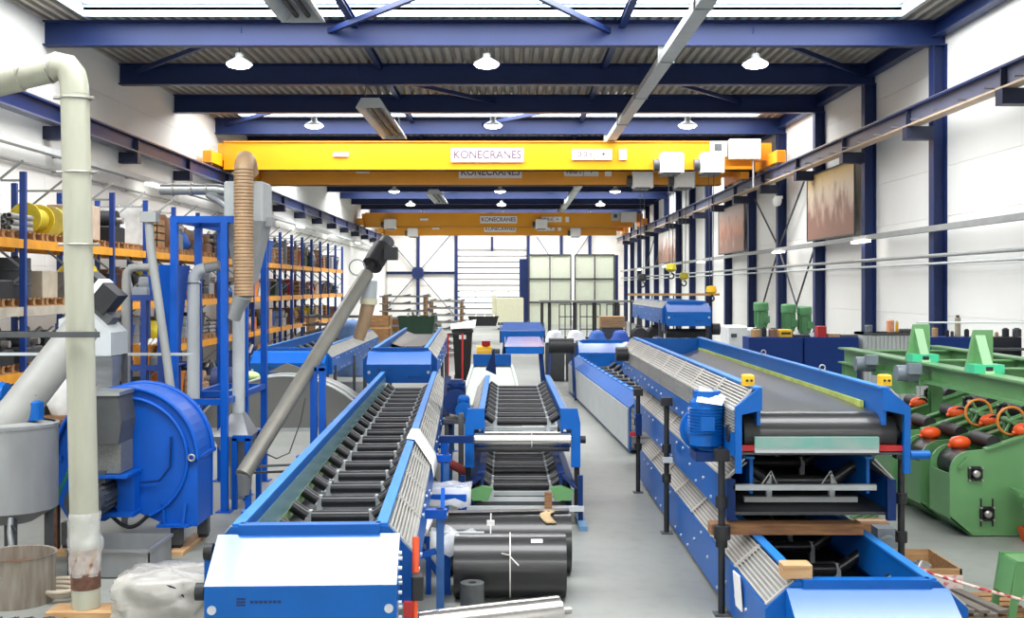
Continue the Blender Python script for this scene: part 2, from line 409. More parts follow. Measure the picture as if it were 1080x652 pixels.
# ---- roof: corrugated deck strips, roof lights with curbs and glazing
def deck_mesh(x0, x1, y0, y1):
    b = MB(); pr = []; x = x0; p = .26
    while x < x1 - .01:
        for dx, dz in ((0, 0), (.11, 0), (.145, .1), (.225, .1)):
            if x + dx <= x1: pr.append((x + dx, ZR + dz))
        x += p
    pr.append((x1, ZR))
    b.grid([[(a, y0, z) for a, z in pr], [(a, y1, z) for a, z in pr]], smooth=False)
    return b
ceil = struct('ceiling', MB().box(XL - .3, SKX0 - .32, Y0, Y1 + .3, ZR + .13, ZR + .2), DECK)
MB().box(SKX1 + .32, XR + .3, Y0, Y1 + .3, ZR + .13, ZR + .2).build('roof_cover', DECK, ceil)
n = -7
bays = []
while frame(n) < Y1:
    bays.append(n); n += 1
for n in bays:
    ya, yb = frame(n), min(frame(n + 1), Y1)
    if n in SKY_BAYS:
        a, b = ya + .7, yb - .55
        for s0, s1 in ((ya, a), (b, yb)):
            deck_mesh(XL, XR, s0, s1).build('deck_strip', DECK, ceil)
            MB().box(SKX0 - .32, SKX1 + .32, s0, s1, ZR + .13, ZR + .2).build('roof_cover', DECK, ceil)
        deck_mesh(XL, SKX0 - .04, a, b).build('deck_strip', DECK, ceil)
        deck_mesh(SKX1 + .04, XR, a, b).build('deck_strip', DECK, ceil)
        for q in ((SKX0 - .04, SKX1 + .04, a - .04, a), (SKX0 - .04, SKX1 + .04, b, b + .04), (SKX0 - .04, SKX0, a, b), (SKX1, SKX1 + .04, a, b)):
            MB().box(*q, ZR - .01, ZR + .36).build('roof_light_curb', CURB, ceil)
        npn = 10; wp = (SKX1 - SKX0) / npn
        win = struct('window_%d' % (SKY_BAYS.index(n) + 1), MB().box(SKX0, SKX1, a, b, ZR + .345, ZR + .36), WHITE)
        for k in range(npn):
            MB().box(SKX0 + k * wp + .03, SKX0 + (k + 1) * wp - .03, a + .03, b - .03, ZR + .30, ZR + .335).build('window_pane', PANE, win)
    else:
        deck_mesh(XL, XR, ya, yb).build('deck_strip', DECK, ceil)
        MB().box(SKX0 - .32, SKX1 + .32, ya, yb, ZR + .13, ZR + .2).build('roof_cover', DECK, ceil)

# ---- steel frame: roof beams, right-hand columns, eave beam, purlins, wind bracing
bm = MB().ibeam((XL, 0, ZR - .29), (XR, 0, ZR - .29), .58, .3, .035, .025).mesh('roof_beam', STEELB)
colm = MB().ibeam((0, 0, 0), (0, 0, ZR - .58), .32, .3, .03, .02, up=(1, 0, 0)).mesh('steel_column', STEELB)
for n in range(-6, 15):
    if frame(n) > Y1 - .3: break
    o = place(bm, 'roof_beam', None, (0, frame(n), 0)); o['kind'] = 'structure'
    o = place(colm, 'steel_column', None, (XR - .165, frame(n), 0)); o['kind'] = 'structure'
struct('eave_beam', MB().ibeam((XR - .2, Y0, ZR - .2), (XR - .2, Y1, ZR - .2), .36, .26), STEELB)
for x in (2.6, -3.6):
    struct('roof_purlin', MB().ibeam((x, Y0, ZR - .08), (x, Y1, ZR - .08), .14, .16, .015, .012), STEELB)
def brace(x0, n0, x1, n1, m=STEELB, z=ZR - .22):
    struct('roof_brace', MB().bar((x0, frame(n0), z), (x1, frame(n1), z), .1, .12), m)
brace(-10.4, 1, -6.2, 0); brace(9.6, 1, 5.6, 0); brace(-4.2, 0, -.5, -1); brace(2.3, 0, -.5, -1)
brace(-4.2, 1, -.5, 2); brace(3.5, 1, 7.4, 2); brace(-10.4, 3, -6.5, 2); brace(-1, 3, 2.6, 2); brace(6, 6, 9.6, 7)

# ---- crane runways: beam, tan bottom flange, running rail, brackets
RZ0, RZ1 = 6.70, 7.13
RXL, RXR = -10.42, 9.32
for side, x in (('left', RXL), ('right', RXR)):
    t = thing('crane_runway', 'long steel crane runway beam on brackets along the %s wall' % side, 'crane rail', (x, 20, RZ0), 0)
    a, b = 9.0 - 20, Y1 - 1 - 20; hh = RZ1 - RZ0
    MB().box(-.012, .012, a, b, .04, hh - .04).build('web', RAILG if side == 'right' else STEELB, t)
    MB().box(-.14, .14, a, b, hh - .04, hh).build('top_flange', STEELB, t)
    MB().box(-.14, .14, a, b, 0, .04).build('bottom_flange', RAILB if side == 'right' else RAILG, t)
    MB().box(-.04, .04, a, b, hh, hh + .06).build('running_rail', SHAFT, t)
    sg = -1 if side == 'left' else 1
    wx = (XL + .01 if side == 'left' else XR - .33) - x
    bk = MB()
    xa, xb = sorted((wx, -sg * .16))
    bk.box(xa, xb, -.16, .16, -.3, -.002)
    brk = bk.mesh('bracket', DKMETAL)
    stiff = MB().box(-.13, .13, -.015, .015, .04, hh - .04).mesh('stiffener', DKMETAL)
    for n in range(-3, 14):
        place(brk, 'bracket', t, (0, frame(n) - 20, 0)); place(stiff, 'stiffener', t, (0, frame(n) - 20, 0))
    if side == 'right':
        for k in range(26):
            y = 11 + k * 1.3 - 20
            MB().bar((-.14, y, .05), (-.34, y, .05), .02, .03).build('cable_arm', SHAFT, t)

# ---- wall services
def wall_service(name, label, cat, x, z, shape, m, y0=9.0, y1=Y1 - .6):
    t = thing(name, label, cat, (x, 20, z))
    b = MB()
    if shape[0] == 'box': b.box(-shape[1]/2, shape[1]/2, y0-20, y1-20, -shape[2]/2, shape[2]/2)
    else: b.tube((0, y0-20, 0), (0, y1-20, 0), shape[1], n=10)
    b.build('run', m, t)
    wx = XR - .01 - x if x > 0 else XL + .01 - x
    for n in range(-3, 14):
        xa, xb = sorted((0.0, wx))
        MB().box(xa, xb, frame(n)-20+.4-.03, frame(n)-20+.4+.03, -.03, .0).build('support', GREYD, t)
    return t
tray = wall_service('cable_tray', 'grey cable tray with tube lamps running along the right wall', 'cable tray', XR - .42, 4.32, ('box', .14, .13), GREY)
wall_service('wall_pipe', 'upper of two thin grey pipes on the right wall columns', 'pipe', XR - .4, 3.70, ('tube', .045), GREY)
wall_service('wall_pipe', 'lower of two thin grey pipes on the right wall columns', 'pipe', XR - .4, 3.52, ('tube', .03), GREYL)
trl = wall_service('cable_tray', 'pale cable tray with tube lamps below the left crane runway', 'cable tray', XL + .35, 6.05, ('box', .22, .13), GREYL)
tl = MB().box(-.09, .09, -.6, .6, -.06, 0).mesh('tube_lamp', TUBEE)
for y in (31.0, 40.5, 57, 70, 84): place(tl, 'tube_lamp', tray, (-.05, y - 20, -.066))
for y in (33, 48, 56, 66, 77, 90): place(tl, 'tube_lamp', trl, (.05, y - 20, -.07))
wall_service('wall_pipe', 'thin grey conduit under the left cable tray', 'pipe', XL + .12, 5.7, ('tube', .03), GREY)
# overhead duct along the roof
d = thing('overhead_duct', 'pale grey cable duct hung along the roof beams right of centre', 'duct', (3.62, 30, 8.2))
MB().bevbox(-.16, .16, -20, 66, 0, .2, .02).build('duct_body', GREYL, d)
for n in range(-3, 13): MB().box(-.19, .19, frame(n) - 30 - .03, frame(n) - 30 + .03, -.02, ZR - .58 - 8.2).build('hanger', GREY, d)

# radiant heaters
def heater(x, y, L, label):
    t = thing('radiant_heater', label, 'heater', (x, y, 8.05))
    MB().prism([(-.42, 0), (-.36, 0), (-.2, .2), (.2, .2), (.36, 0), (.42, 0), (.26, .28), (-.26, .28)], 'y', 0, L).build('reflector', GREYL, t)
    for s in (-.11, .11): MB().tube((s, .15, .1), (s, L - .15, .1), .05).build('burner_tube', BLACK, t)
    for yy in (0, L): MB().prism([(-.42, 0), (.42, 0), (.26, .28), (-.26, .28)], 'y', yy - .01, yy + .01).build('end_plate', GREYL, t)
    for s in (-.2, .2):
        for yy in (.3, L - .3): MB().tube((s, yy, .28), (s * .6, yy, ZR - 8.05), .012, n=6).build('hanger_rod', GREYD, t)
heater(-3.95, 15.0, 6.6, 'hanging radiant heater cut by the top edge of the picture')
heater(-3.95, 31.9, 6.8, 'hanging radiant heater above the nearest yellow crane')
heater(-4.2, 62, 7.0, 'hanging radiant heater above the far orange crane')

# high-bay lamps
def lampmesh():
    a = MB().lathe([(.0, .26), (.09, .26), (.1, .16), (.3, .04), (.31, 0), (.28, 0)], n=18).mesh('reflector', GREYL)
    b = MB().lathe([(.3, .0), (.24, -.06), (.12, -.09), (.0, -.1)], n=18).mesh('lens', LAMPE)
    c = MB().tube((0, 0, .26), (0, 0, ZR - 8.2), .012, n=6).mesh('rod', GREYD)
    return a, b, c
la, lb, lc = lampmesh()
rows = [(0, 'nearest'), (2, 'second'), (5, 'third'), (7, 'fourth'), (9, 'fifth'), (11, 'sixth')]
for n, rn in rows:
    for x, cn in ((-6.35, 'left'), (-.55, 'middle'), (5.75, 'right')):
        t = thing('high_bay_lamp', '%s glowing high-bay lamp in the %s row under the roof beams' % (cn, rn), 'lamp', (x, frame(n) + .25, 8.2), 0, 'high-bay lamps')
        place(la, 'reflector', t); place(lb, 'lens', t); place(lc, 'rod', t)

# X bracing rods beside the right wall columns
for (n, z0, m, z1) in ((2, 4.4, 3, .3), (3, 4.4, 2, .3), (2.3, 6.5, 3, 4.4), (3.8, 6.5, 3, 4.4), (3, 4.4, 4, .3), (9, 6.4, 10, 4.4), (10, 6.4, 11, 4.4)):
    struct('wall_brace', MB().tube((XR - .25, frame(n), z0), (XR - .25, frame(m), z1), .035, n=8), GREYD)

# posters on the right wall
def poster(y0, y1, z0, z1, label, m):
    x = XR - .35
    t = thing('wall_poster', label, 'poster', (x, y0, z0))
    MB().box(-.02, 0, 0, y1-y0, 0, z1-z0).build('print', m, t)
    fr = [(-.04, .0, -.05, y1-y0+.05, -.05, 0), (-.04, 0, -.05, y1-y0+.05, z1-z0, z1-z0+.05), (-.04, 0, -.05, 0, 0, z1-z0), (-.04, 0, y1-y0, y1-y0+.05, 0, z1-z0)]
    for q in fr: MB().box(*q).build('frame', GREYD, t)
P1 = poster_mat('poster_plant_sunset', ((214, 196, 172), (232, 196, 120)), ((160, 112, 88), (204, 178, 160)), 0)
P2 = poster_mat('poster_reddish', ((186, 150, 134), (176, 168, 162)), ((196, 206, 206), (196, 130, 100)), 3)
P3 = poster_mat('poster_pale', ((226, 214, 208), (220, 220, 214)), ((206, 196, 190), (214, 190, 180)), 5)
poster(31.9, 36.9, 4.5, 6.55, 'large framed poster of an industrial plant at sunset on the right wall', P1)
poster(46.9, 52.6, 4.5, 6.5, 'framed reddish poster on the right wall under the crane rail', P2)
poster(66.3, 74, 4.5, 6.4, 'pale framed poster far along the right wall', P3)

# dome camera on the right wall
t = thing('security_camera', 'white dome security camera on an arm at the right wall', 'camera', (XR - .5, 40.6, 6.05))
MB().box(-.1, .2, -.05, .05, .1, .2).build('arm', WHITE, t); MB().lathe([(0, -.18), (.12, -.14), (.17, -.02), (.17, .1), (0, .12)], n=14).build('dome', WHITE, t)

# ================================================================== BRIDGE CRANES
SIGNT = mat('sign_lettering', (104, 78, 96), .6, var=.02)
SIGNW = mat('sign_white', (240, 238, 234), .5, var=.02)
def crane(Y, m, which, hoists, sign=True, cab=True):
    zb, zt = 7.15, 8.17
    x0, x1 = -10.55, 9.0
    t = thing('bridge_crane', 'yellow bridge crane girder spanning the hall, %s' % which, 'crane', (0, Y, RZ1 + .06), 0, 'overhead bridge cranes')
    g = RZ1 + .06
    girder = MB().box(x0 + .35, x1 - .35, -.3, .3, zb - g, zt - g)
    girder.box(x0 + .35, x1 - .35, -.36, .36, zb - g, zb - g + .04).box(x0 + .35, x1 - .35, -.36, .36, zt - g - .04, zt - g)
    girder.build('girder', m, t)
    for rx, sg in ((RXL, 1), (RXR, -1)):
        MB().bevbox(rx - .17, rx + .17, -1.7, 1.7, .08, .5, .03).build('end_truck', m if sg > 0 else ORG, t)
        xa, xb = sorted((rx, rx + sg * .75))
        MB().box(xa, xb, -.28, .28, .3, zt - g - .06).build('girder_end', ORG, t)
        for yy in (-1.4, 1.4): MB().tube((rx - .09, yy, .17), (rx + .09, yy, .17), .168).build('wheel', SHAFT, t)
    fy = -.37
    # white name boards and plates
    def board(xa, xb, za, zb_, mm=SIGNW, nm='sign_board'):
        return MB().box(xa, xb, fy, fy + .06, za - g, zb_ - g).build(nm, mm, t)
    s = .5 if sign else 1
    board(-2.1, .48, 7.42, 7.92)
    lettering('KONECRANES', .4, SIGNT, t, (-.81, fy - .005, 7.67 - g), width=2.4)
    board(2.2, 2.98, 7.5, 7.88); board(3.02, 3.62, 7.5, 7.88); board(3.88, 4.15, 7.5, 7.88)
    lettering('10.0 t', .26, SIGNT, t, (2.59, fy - .005, 7.69 - g), width=.62)
    lettering('+', .3, SIGNT, t, (3.32, fy - .005, 7.69 - g))
    board(-6.3, -5.75, 7.62, 7.76)
    if cab:
        cb = MB().bevbox(7.75, 8.85, -.72, -.37, 7.5 - g, 8.2 - g, .02).build('control_cabinet', WHITE, t)
        MB().box(7.1, 7.7, -.5, -.37, 7.6 - g, 8.15 - g).build('relay_box', GREYL, t)
        MB().box(7.25, 7.5, -.53, -.5, 7.8 - g, 8.05 - g).build('relay_screen', GREYD, t)
        MB().tube((8.6, -.6, 7.5 - g), (8.6, -.6, 6.5 - g), .03, n=8).build('cable', GREYL, t)
        MB().bar((7.2, -.5, 7.2 - g), (8.6, -.5, 7.2 - g), .12, .1).build('maintenance_rail', ORG, t)
    # rope hoists under the girder, each with its hook block on two ropes
    for i, (hx, hz, hookm) in enumerate(hoists):
        hb = MB().bevbox(hx - .42, hx + .42, -.75, -.1, 7.02 - g, 7.72 - g, .06).build('hoist_body', SIGNW, t)
        MB().tube((hx - .62, -.42, 7.3 - g), (hx - .4, -.42, 7.3 - g), .22).build('hoist_motor', GREYD, t)
        MB().box(hx - .3, hx + .3, -.7, .5, 6.98 - g, 7.14 - g).build('trolley', GREYD, t)
        if hz:
            for s in (-.09, .09): MB().tube((hx + s, -.4, 7.02 - g), (hx + s * .6, -.4, hz + .3 - g), .014, n=6).build('hoist_rope', GREYD, t)
            hk = MB().lathe([(0, hz + .32 - g), (.16, hz + .3 - g), (.2, hz + .1 - g), (.08, hz - g), (0, hz - g)], (hx, -.4, 0), n=12).build('hook_block', hookm, t)
            MB().torus((hx, -.4, hz - .13 - g), .1, .03, 'y', 14, 6, arc=1.5 * PI, a0=-PI).build('hook', BLACK, hk)
    return t
HK = mat('hook_block_yellow', (214, 200, 60), .5, var=.2, scale=12)
crane(40.5, YEL, 'nearest of the four', [(5.72, 3.5, HK), (7.15, 2.7, YELB)])
crane(46.5, YEL, 'second of the four, just behind the nearest', [(5.4, 3.2, GREYD), (7.1, 3.25, HK)], cab=False)
crane(79.5, YEL, 'third of the four, far down the hall', [(-8.4, None, HK), (2.2, None, HK)], cab=True)
crane(92.0, YEL, 'farthest of the four, before the back wall', [(-7.9, 0, HK), (5.3, 0, HK)], cab=False)

# ================================================================== CONVEYORS
SKIRT = mat('yellow_green_skirt', (176, 190, 96), .5, var=.25, scale=6)
BOLTM = mat('zinc_bolt', (206, 210, 214), .35, metal=.6, var=.05)
LOGO = mat('logo_dark_blue', (8, 34, 84), .5, var=.02)
RIMB = mat('worn_sky_lit_rim', (40, 118, 196), .45, var=.12, scale=3, spec=.3)  # lighter blue stands for wear and the sky reflected on the rim
def idler_meshes(hw, r, wing=.24, ang=35):
    a = math.radians(ang)
    c = MB().tube((-hw + .02, 0, 0), (hw - .02, 0, 0), r, n=14).tube((-hw - .01, 0, 0), (hw + .01, 0, 0), r * .35, n=8).mesh('roller', ROLL)
    wg = []
    for s in (-1, 1):
        p = (s * (hw + .02), 0, .01); q = (s * (hw + .02 + wing * math.cos(a)), 0, .01 + wing * math.sin(a))
        wg.append(MB().tube(p, q, r, n=14).mesh('wing_roller', ROLL))
    b = MB()
    for s in (-1, 1):
        b.box(s * (hw + .0) - .025, s * (hw + .0) + .025, -.03, .03, -.16, .06)
    b.box(-hw - wing, hw + wing, -.04, .04, -.2, -.15)
    return c, wg, b.mesh('idler_bracket', GREYL)
def conveyor(name, label, loc, rz, L, zt, zb, b=.52, o=.75, pitch=.7, idlers=True, grille='LR', vgr=0.0, hood=False,
             y_id=.5, rz_id=.33, hw=.27, seg=1.2, cat='conveyor', shade_pan=True, film=False, mats=(None, None), group='blue belt conveyors', tail=False, bars=8, wing=.24, hoodk=None):
    t = thing(name, label, cat, loc, rz, group)
    B = mats[0] or BLUE
    zs = zt - .2                               # lower edge of the sloped grille
    nseg = max(1, round(L / seg)); sl = L / nseg
    for s, nm in ((-1, 'L'), (1, 'R')):
        MB().box(min(s*(b-.015), s*(b+.015)), max(s*(b-.015), s*(b+.015)), 0, L, zt - .32, zt).build('side_board', B, t)
        MB().box(min(s*(b-.03), s*(b+.05)), max(s*(b-.03), s*(b+.05)), 0, L, zt, zt + .02).build('rim_rail', RIMB if B is BLUE else B, t)
        pl = MB().box(min(s*(o-.015), s*(o+.015)), max(s*(o-.015), s*(o+.015)), 0, L, zb, zs - vgr).build('side_plate', B, t)
        bl = MB()
        for k in range(int(L / .45)):
            yy = .25 + k * .45 + random.uniform(-.05, .05); zz = random.choice((zb + .06, zs - vgr - .06, (zb + zs - vgr) / 2))
            bl.tube((s * (o + .012), yy, zz), (s * (o + .03), yy, zz), .018, n=6)
        bl.build('bolt_row', BOLTM, pl)['kind'] = 'stuff'
        if nm in grille:
            g = MB(); p0 = Vector((s * (b + .05), 0, zt - .01)); p1 = Vector((s * o, 0, zs))
            d = p1 - p0; nrm = Vector((s * .2, 0, .23)).normalized()
            g.bar(p0 + d * .5 + V(0, .01, -.012), p0 + d * .5 + V(0, sl - .01, -.012), d.length, .012, up=nrm)
            mb_ = g.mesh('grille_panel', GALVD)
            g2 = MB()
            for k in range(bars):
                q = p0 + d * ((k + .5) / bars) + nrm * .012
                g2.bar(q + V(0, .02, 0), q + V(0, sl - .02, 0), .013, .012, up=nrm)
            for yy in (.02, sl - .02):
                g2.bar(p0 + nrm * .016 + V(0, yy, 0), p1 + nrm * .016 + V(0, yy, 0), .03, .014, up=nrm)
            mg = g2.mesh('grille_bars', GALV)
            if vgr:
                v1 = MB().box(min(s*(o-.02), s*o), max(s*(o-.02), s*o), .01, sl - .01, zs - vgr, zs).mesh('side_grille', GALVD)
                v2 = MB()
                for k in range(7):
                    z = zs - vgr * (k + .5) / 7
                    v2.bar((s * (o + .008), .02, z), (s * (o + .008), sl - .02, z), .014, .012)
                v2m = v2.mesh('side_grille_bars', GALV)
            for k in range(nseg):
                gp = place(mb_, 'grille_panel', t, (0, k * sl, 0)); place(mg, 'grille_bars', gp)
                if vgr:
                    gp = place(v1, 'side_grille', t, (0, k * sl, 0)); place(v2m, 'side_grille_bars', gp)
        else:
            MB().bar((s * (b + .05 + o) / 2, 0, (zt + zs) / 2), (s * (b + .05 + o) / 2, L, (zt + zs) / 2), .3, .02, up=(s * .2, 0, .23)).build('cover_plate', B, t)
    if shade_pan: MB().box(-o + .02, o - .02, 0, L, zb + .02, zb + .05).build('shade_slab', GREYD, t)  # added dark slab standing in for the shade below the rollers
    if film:
        MB().bar((-b + .03, .1, zt - .2), (-b + .05, L - .2, zt - .2), .006, .26).build('protective_film', FILMB, t)
    if idlers:
        c, wg, bk = idler_meshes(hw, .055, wing)
        y = y_id
        while y < L - .2:
            place(c, 'roller', t, (0, y, zt - rz_id)); place(wg[0], 'wing_roller', t, (0, y, zt - rz_id)); place(wg[1], 'wing_roller', t, (0, y, zt - rz_id))
            place(bk, 'idler_bracket', t, (0, y, zt - rz_id)); y += pitch
    if hood: add_hood(t, zt, zb, b, o, **(hoodk or {}))
    if tail: MB().box(-b, b, L - .03, L, zt - .4, zt).build('end_board', B, t)
    return t
def add_hood(t, zt, zb, b=.52, o=.75, dy=.46, dz=.25, wb_=.63, flip=1, y0=0.0):
    s = flip
    w = wb_
    f = lambda y: y0 + s * y
    ya, yb_ = sorted((f(-.05), f(.05)))
    MB().box(-b, b, ya, yb_, zt - .06, zt + .02).build('rim_bar', BLUE, t)
    MB().add([(-w, f(-.04), zt - .045), (w, f(-.04), zt - .045), (w, f(-dy), zt - .045 - dz), (-w, f(-dy), zt - .045 - dz)], [(0, 3, 2, 1)] if s > 0 else [(0, 1, 2, 3)]).build('hood_top', BLUEH, t)
    fp = MB().box(-w, w, *sorted((f(-dy), f(-dy + .015))), zb - .05, zt - .045 - dz).build('hood_front', BLUE, t)
    for q in (-1, 1):
        MB().prism([(f(0), zt - .06), (f(-.04), zt - .05), (f(-dy + .001), zt - .05 - dz), (f(-dy + .001), zb), (f(0), zb)], 'x', *sorted((q * w, q * (w - .012)))).build('hood_cheek', BLUE, t)
        MB().prism([(q * (b - .02), zb), (q * (o + .02), zb), (q * (o + .02), zt - .21), (q * (b + .06), zt), (q * (b - .02), zt)][::(1 if q > 0 else -1)], 'y', *sorted((f(-.02), f(.0)))).build('corner_plate', BLUE, t)
        MB().tube((q * (w - .05), f(-dy - .012), zt - .06 - dz - .14), (q * (w - .05), f(-dy), zt - .06 - dz - .14), .03, n=12).build('hood_bolt', BOLTM, t)
    if s > 0:
        for (lx, lz, k) in ((-.38, .085, 1.0), (.22, .235, .9)):
            lg = MB()
            for q in range(3): lg.box(lx - .04 * k, lx + .02 * k, -dy - .003, -dy, zt - .045 - dz - lz - .02 * q - .006, zt - .045 - dz - lz - .02 * q + .006)
            for q in range(7): lg.box(lx + .05 * k + q * .03 * k, lx + .072 * k + q * .03 * k, -dy - .003, -dy, zt - .045 - dz - lz - .03, zt - .045 - dz - lz - .012)
            lg.build('logo_mark', LOGO, fp)
def gear_motor(t, c, k=1.0, axis=(0, 1, 0), m=BLUE, name='gear_motor', sub=True):
    """vertical motor on a gear housing with flange"""
    c = Vector(c)
    g = MB().tube(c + V(0, 0, -.1) * k, c + V(0, 0, .28) * k, .15 * k, n=16).lathe([(.15 * k, .28 * k), (.11 * k, .34 * k), (0, .35 * k)], c, 16)
    g.tube(c - V(*axis) * .04 * k, c + V(*axis) * .26 * k, .16 * k, n=16).tube(c + V(*axis) * .26 * k, c + V(*axis) * .3 * k, .2 * k, n=16)
    o = g.build(name, m, t)
    f = MB()
    for i in range(9): f.lathe([(.155 * k, (.0 + i * .028) * k), (.168 * k, (.006 + i * .028) * k), (.155 * k, (.012 + i * .028) * k)], c, 16)
    f.build('cooling_fins', m, o)
    MB().cbox(c + V(-.02, -.14, .1) * k, .12 * k, .1 * k, .12 * k).build('terminal_box', m, o)
    return o

PALEB = mat('worn_pale_blue_paint', (50, 96, 156), .5, var=.15, scale=5)
# ---- main conveyor, left of centre
LC = conveyor('trough_conveyor', 'long blue trough conveyor with black rollers in the left foreground', (-1.40, 7.9, 0), math.radians(2.31), 14.1, 1.32, .78, b=.49, o=.71, pitch=.70, hood=True, film=True, y_id=.55, wing=.16)
MB().box(-.47, -.45, .3, 14.0, .96, 1.05).build('skirt', mat('green_skirt', (110, 140, 84), .5, var=.25, scale=5), LC)
def jack(t, x, y):
    pass
for yy in (2.3, 5.6, 9.2, 12.6):
    for s in (-1, 1):
        MB().bar((s * .86, yy, 0), (s * .86, yy, .98), .07, .07).build('leg', BLUED if s < 0 else PALEB, LC)
        MB().box(min(s*.66, s*.92), max(s*.66, s*.92), yy - .05, yy + .05, .9, .98).build('leg_bracket', FRB, LC)
        MB().cbox((s * .86, yy, .006), .2, .16, .012).build('foot_plate', FRB, LC)
    MB().bar((-.82, yy, .08), (.82, yy, .6), .05, .05).build('diagonal_brace', FRB, LC)
    MB().bar((.86, yy, .15), (.86, yy + 1.3, .92), .04, .05).build('diagonal_brace', FRB, LC)
# head drum, side fittings at the near hood
MB().tube((-.6, -.2, .85), (.6, -.2, .85), .14).build('head_drum', BLACK, LC)
for zz, yy in ((1.16, -.05), (.95, -.3)): MB().tube((-.66, yy, zz), (-.72, yy, zz), .06, n=12).build('side_knob', BLACK, LC)
pc = MB().bevbox(.72, .80, -.26, -.16, .86, 1.03, .01).build('pull_cord_switch', BLACK, LC)
MB().tube((.74, -.1, .98), (.74, -.05, 1.25), .025, n=10).build('orange_conduit', ORGR, LC)
MB().tube((.74, -.26, .5), (.74, -.22, .86), .022, n=10).build('orange_conduit', ORGR, LC)
MB().cbox((.70, -.28, .8), .06, .05, .12).build('red_clip', REDP, LC)
bb = MB()
for k in range(10):
    bb.tube((.635, -.38 + .04 * (k % 3), .72 + .055 * k), (.66, -.38 + .04 * (k % 3), .72 + .055 * k), .014, n=6)
bb.build('bolt_row', BOLTM, LC)['kind'] = 'stuff'
# paper sheet lying over the right grille
ps = MB(); rows_ = []
for i in range(5):
    rows_.append([(x + .004 * i, 4.3 + .22 * i - .13 * k, z + .006 * ((i + k) % 2)) for k, (x, z) in enumerate(((.45, 1.352), (.545, 1.352), (.61, 1.29), (.67, 1.22), (.74, 1.145), (.765, 1.03)))])
sheet = ps.grid(rows_).build('paper_sheet', PAPER); solid(sheet, .004)
sheet.location = LC.location; sheet.rotation_euler = LC.rotation_euler
tag(sheet, 'white paper sheet draped over the grille of the foreground conveyor', 'paper')
# mid-way drive on the right-hand side, belonging to the centre conveyor (see below)

# ---- conveyor that carries on behind it
c2 = conveyor('trough_conveyor', 'blue conveyor with a bright hood behind the foreground conveyor', (px(422, 22.6), 22.6, 0), math.radians(2.0), 11.0, 1.75, 1.15, b=.5, o=.72, pitch=1.0, hood=True, vgr=0, hoodk=dict(dy=.46, dz=.24))
for yy in (.4, 4.0, 7.8):
    for s in (-1, 1): MB().bar((s * .74, yy, 0), (s * .74, yy, 1.2), .07, .07).build('leg', GREYD, c2)
MB().grid([[(x, y, 1.58 + .10 * (abs(x) > .25) * (abs(x) - .25) * 4) for x in (-.46, -.25, 0, .25, .46)] for y in (4.0, 6.5, 9, 10.9)]).build('belt', BLACKG, c2)
c3 = conveyor('trough_conveyor', 'blue-hooded conveyor beside the pallet rack behind the grey casing', (px(307, 25.3), 25.3, 0), math.radians(1.0), 10.5, 1.60, 1.02, b=.66, o=.9, pitch=1.0, hood=True, hw=.38, hoodk=dict(wb_=.82))
for yy in (.4, 4.0, 7.8):
    for s in (-1, 1): MB().bar((s * .93, yy, 0), (s * .93, yy, 1.2), .07, .07).build('leg', GREYD, c3)

# ---- centre conveyors: upper with the bright drum, lower one under it
CY0 = 15.0; CXM = px(551, CY0)
c4 = conveyor('trough_conveyor', 'centre blue conveyor with a polished front drum and black rollers', (CXM, CY0, 0), math.radians(.3), 5.6, 1.36, .84, b=.53, o=.70, pitch=.62, grille='LR', y_id=.35, rz_id=.2, hw=.36, wing=.15, shade_pan=False)
for s in (-1, 1):
    MB().prism([(s*.64, .62), (s*.76, .62), (s*.76, 1.2), (s*.72, 1.39), (s*.50, 1.39), (s*.50, 1.12), (s*.64, 1.12)][::(1 if s > 0 else -1)], 'y', -.18, -.1).build('end_plate', BLUE, c4)
    MB().bar((s * .72, -.05, 0), (s * .72, -.05, .9), .05, .07).build('leg', BLACK, c4)
    MB().bar((s * .72, 4.6, 0), (s * .72, 4.6, .9), .05, .07).build('leg', BLACK, c4)
MB().tube((-.63, -.14, .98), (.63, -.14, .98), .105, n=24).build('front_drum', CHROME, c4)
MB().tube((-.63, .1, .86), (.63, .1, .86), .075, n=20).build('return_drum', SHAFT, c4)
MB().tube((.76, -.14, .98), (.83, -.14, .98), .05, n=12).build('drum_bearing', BLACK, c4)
MB().tube((-.83, -.14, .98), (-.76, -.14, .98), .05, n=12).build('drum_bearing', BLACK, c4)
MB().torus((.12, -.14, .98), .107, .006, 'x', 24, 6).build('strap', STRAP, c4)
MB().box(-.70, -.64, 1.2, 1.26, .5, 1.1).build('stop_plate', GREYD, c4)
c5 = conveyor('trough_conveyor', 'low dark roller conveyor on the floor under the centre conveyor', (px(550, 14.3), 14.3, 0), math.radians(.3), 5.2, .62, .06, b=.5, o=.62, pitch=.42, grille='', y_id=.3, rz_id=.2, hw=.38, wing=.13, mats=(BLUED, None))
MB().box(-.78, .78, -.2, -.1, .18, .24).build('front_bar', GREYL, c5)
for s in (-1, 1):
    MB().box(min(s*.7, s*.8), max(s*.7, s*.8), -.5, .3, 0, .06).build('skid', mat('pale_blue_paint', (96, 134, 170), .5), c5)
    MB().prism([(s*.42, .3), (s*.62, .3), (s*.66, .42), (s*.5, .48), (s*.36, .46)][::(1 if s > 0 else -1)], 'y', -.1, .0).build('green_clamp', GREEN, c5)
    MB().bar((s * .74, -.1, .06), (s * .74, -.1, .62), .06, .06).build('corner_post', BLUED, c5)
MB().cbox((.33, -.24, .3), .09, .07, .26).build('wood_packing', WOODD, c5)

